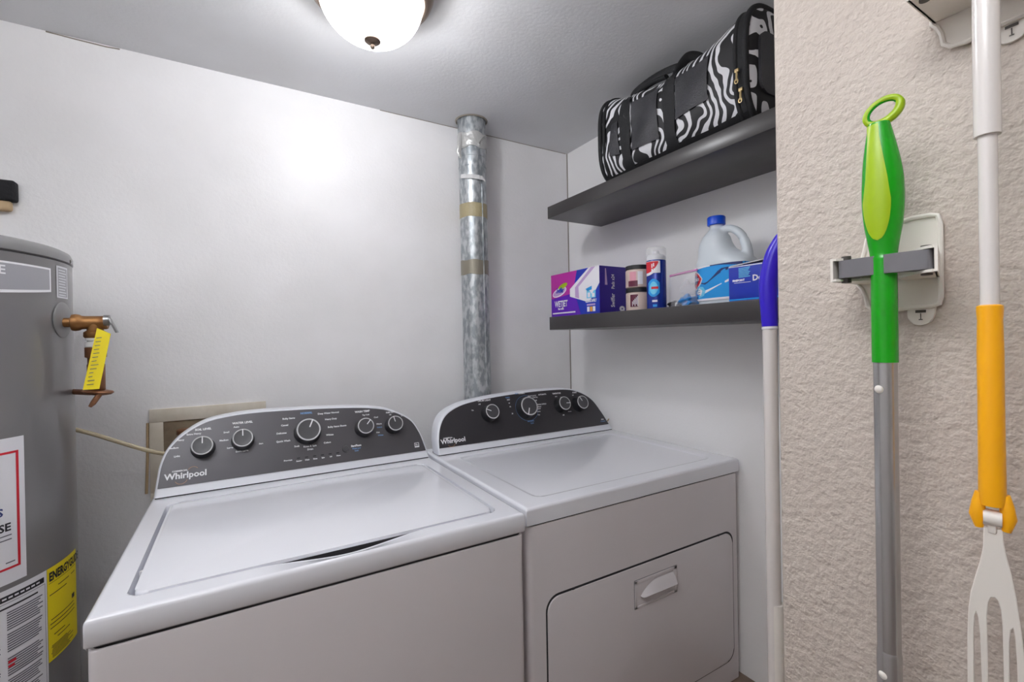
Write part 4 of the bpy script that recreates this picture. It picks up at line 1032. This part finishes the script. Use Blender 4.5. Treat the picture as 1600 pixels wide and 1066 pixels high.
for k in range(K+1):
    q = k/K; z = 1.1035+q*(1.2095-1.1035); r_ = rad(z)+.0004
    hw = .0100*math.sqrt(max(0, 1-((.34-q)/.34)**2)) if q < .34 else .0100-.0058*min(1, (q-.34)/.55)**.9
    cx2 = -.0042-.0006*q; row = []
    for i in range(17):
        s_ = max(-r_*.995, min(r_*.995, cx2+hw*(i/8-1))); a_ = math.acos(s_/r_)
        fl_ = .85 if z > 1.09 else 1
        row.append(bm.verts.new(Vector((GX, GY, z))+lean(z)+perp*math.cos(a_)*r_-view*math.sin(a_)*r_*fl_-view*.0003))
    rows.append(row)
for k in range(K):
    for i in range(16): bm.faces.new((rows[k][i], rows[k][i+1], rows[k+1][i+1], rows[k+1][i]))
obj('grip_inlay', bm, 'lime', hd)
bm = nb(); cR = Vector((GX, GY, 1.2214))+perp*.0008; P = []; tl = math.radians(33)
for i in range(48):
    a = 2*PI*i/48; u = .0134*math.cos(a); v = .0092*math.sin(a)
    P.append(cR+perp*(u*math.cos(tl)-v*math.sin(tl))+Vector((0, 0, u*math.sin(tl)+v*math.cos(tl)))+view*0)
tube(bm, P, [.0025+.0012*max(0, math.sin(2*PI*i/48+PI))+.0006*max(0, math.cos(2*PI*i/48)) for i in range(48)], 14, closed=True, up=view)
hg = obj('hanging_ring', bm, 'lime', t)
bm = nb(); P2 = [cR+(p-cR)*.90-view*.0004 for p in P]; tube(bm, P2, .0019, 10, closed=True, up=view); obj('ring_lining', bm, 'green', hg)

# amber and white pole
AX, AY = .505, .1195
v2 = Vector((AX, AY, 0)).normalized(); p2 = Vector((v2.y, -v2.x, 0))
t = thing('mop', 'white pole with amber grip and forked white frame hanging upside down on the near wall', 'mop', (AX, AY, .8))
obj('upper_pole', lathe(nb(), (AX, AY, 1.172), (0, .0, 1), [(.0066, 0), (.0079, .0003), (.0079, .60), (.006, .603)], 40), 'poleplastic', t)
obj('inner_pole', cyl(nb(), (AX, AY, 1.035), (AX, AY, 1.175), .0056, 32), 'poleplastic', t)
bm = lathe(nb(), (AX, AY, .884), (0, 0, 1), [(.0074, 0), (.0079, .005), (.0076, .08), (.0077, .12), (.0072, .145), (.0077, .152), (.0076, .1555), (.0058, .1565)], 40)
for s in (-1, 1):
    c = Vector((AX, AY, .875))+p2*s*.0068
    tube(bm, [c+Vector((0, 0, .018)), c+Vector((0, 0, .010))+p2*s*.0008, c+Vector((0, 0, .0))+p2*s*.0018, c-Vector((0, 0, .010))+p2*s*.0006], [.003, .0042, .0048, .0026], 16)
obj('amber_grip', bm, 'amber', t)
bm = nb(); c = Vector((AX, AY, .874)); cyl(bm, c-p2*.0052, c+p2*.0052, .0062, 24)
box(bm, c+Vector((-.0025, -.0025, -.012)), c+Vector((.0025, .0025, .0)), .001); obj('swivel_joint', bm, 'whiteplastic', t)
# forked frame: outline in (s, z) with slots
pf = lambda u, v, d: Vector((AX, AY, 0))+p2*u+Vector((0, 0, v))-v2*d
outer = [(-.0050, .866), (-.0054, .850), (-.0072, .838), (-.0102, .824), (-.0128, .811), (-.0142, .797), (-.0150, .775), (-.0152, .74), (-.0152, .60), (-.0142, .47), (-.0106, .47), (-.0110, .62), (-.0114, .72), (-.0112, .780), (-.0106, .793), (-.0098, .796), (-.0088, .792), (-.0078, .78), (-.0070, .74), (-.0066, .60), (-.0060, .47), (-.0032, .47), (-.0034, .60), (-.0036, .76), (-.0038, .795), (-.0030, .806), (-.0014, .811), (.0004, .812), (.0022, .810), (.0038, .803), (.0046, .79), (.0050, .74), (.0050, .60), (.0048, .47), (.0078, .47), (.0080, .60), (.0080, .74), (.0082, .780), (.0090, .790), (.0102, .792), (.0112, .784), (.0120, .765), (.0126, .70), (.0128, .60), (.0124, .47), (.0172, .47), (.0178, .60), (.0172, .72), (.0160, .770), (.0142, .795), (.0122, .815), (.0098, .832), (.0072, .846), (.0058, .856), (.0052, .866)]
bm = nb(); prism(bm, outer, pf, -.0012, .0012); fr = obj('forked_frame', bm, 'whiteplastic', t, angle=25)
m_ = fr.modifiers.new('b', 'BEVEL'); m_.width = .0006; m_.segments = 2

# purple-handled mop in the alcove
VX, VY = .865, .502
t = thing('string_mop', 'white pole with violet curved handle standing between the shelf and the wall corner', 'mop', (VX, VY, 0))
v3 = Vector((VX, VY, 0)).normalized(); p3 = Vector((v3.y, -v3.x, 0))
obj('pole', cyl(nb(), (VX, VY, .005), (VX, VY, 1.04), .0125, 36), 'poleplastic', t)
obj('lower_sleeve', lathe(nb(), (VX+.002, VY-.004, .004), (0, 0, 1), [(.0132, 0), (.0132, .505), (.0126, .508)], 36), 'whiteplastic', t)
P = [(0, 1.036), (-.001, 1.07), (-.002, 1.10), (-.001, 1.125), (.003, 1.15), (.010, 1.175), (.022, 1.197), (.036, 1.21)]
pts = spline([tuple(Vector((VX, VY, 0))+p3*(a+.0)+Vector((0, 0, b))) for a, b in P], 6)
bm = nb(); tube(bm, pts, [.0135+.0020*math.sin(PI*min(1, i/len(pts)*1.3)) for i in range(len(pts))], 28, up=tuple(v3))
obj('violet_handle', bm, 'purpleh', t)
obj('handle_collar', lathe(nb(), (VX, VY, 1.030), (0, 0, 1), [(.0130, 0), (.0138, .001), (.0138, .004), (.0132, .005)], 36), 'cardwhite', t)
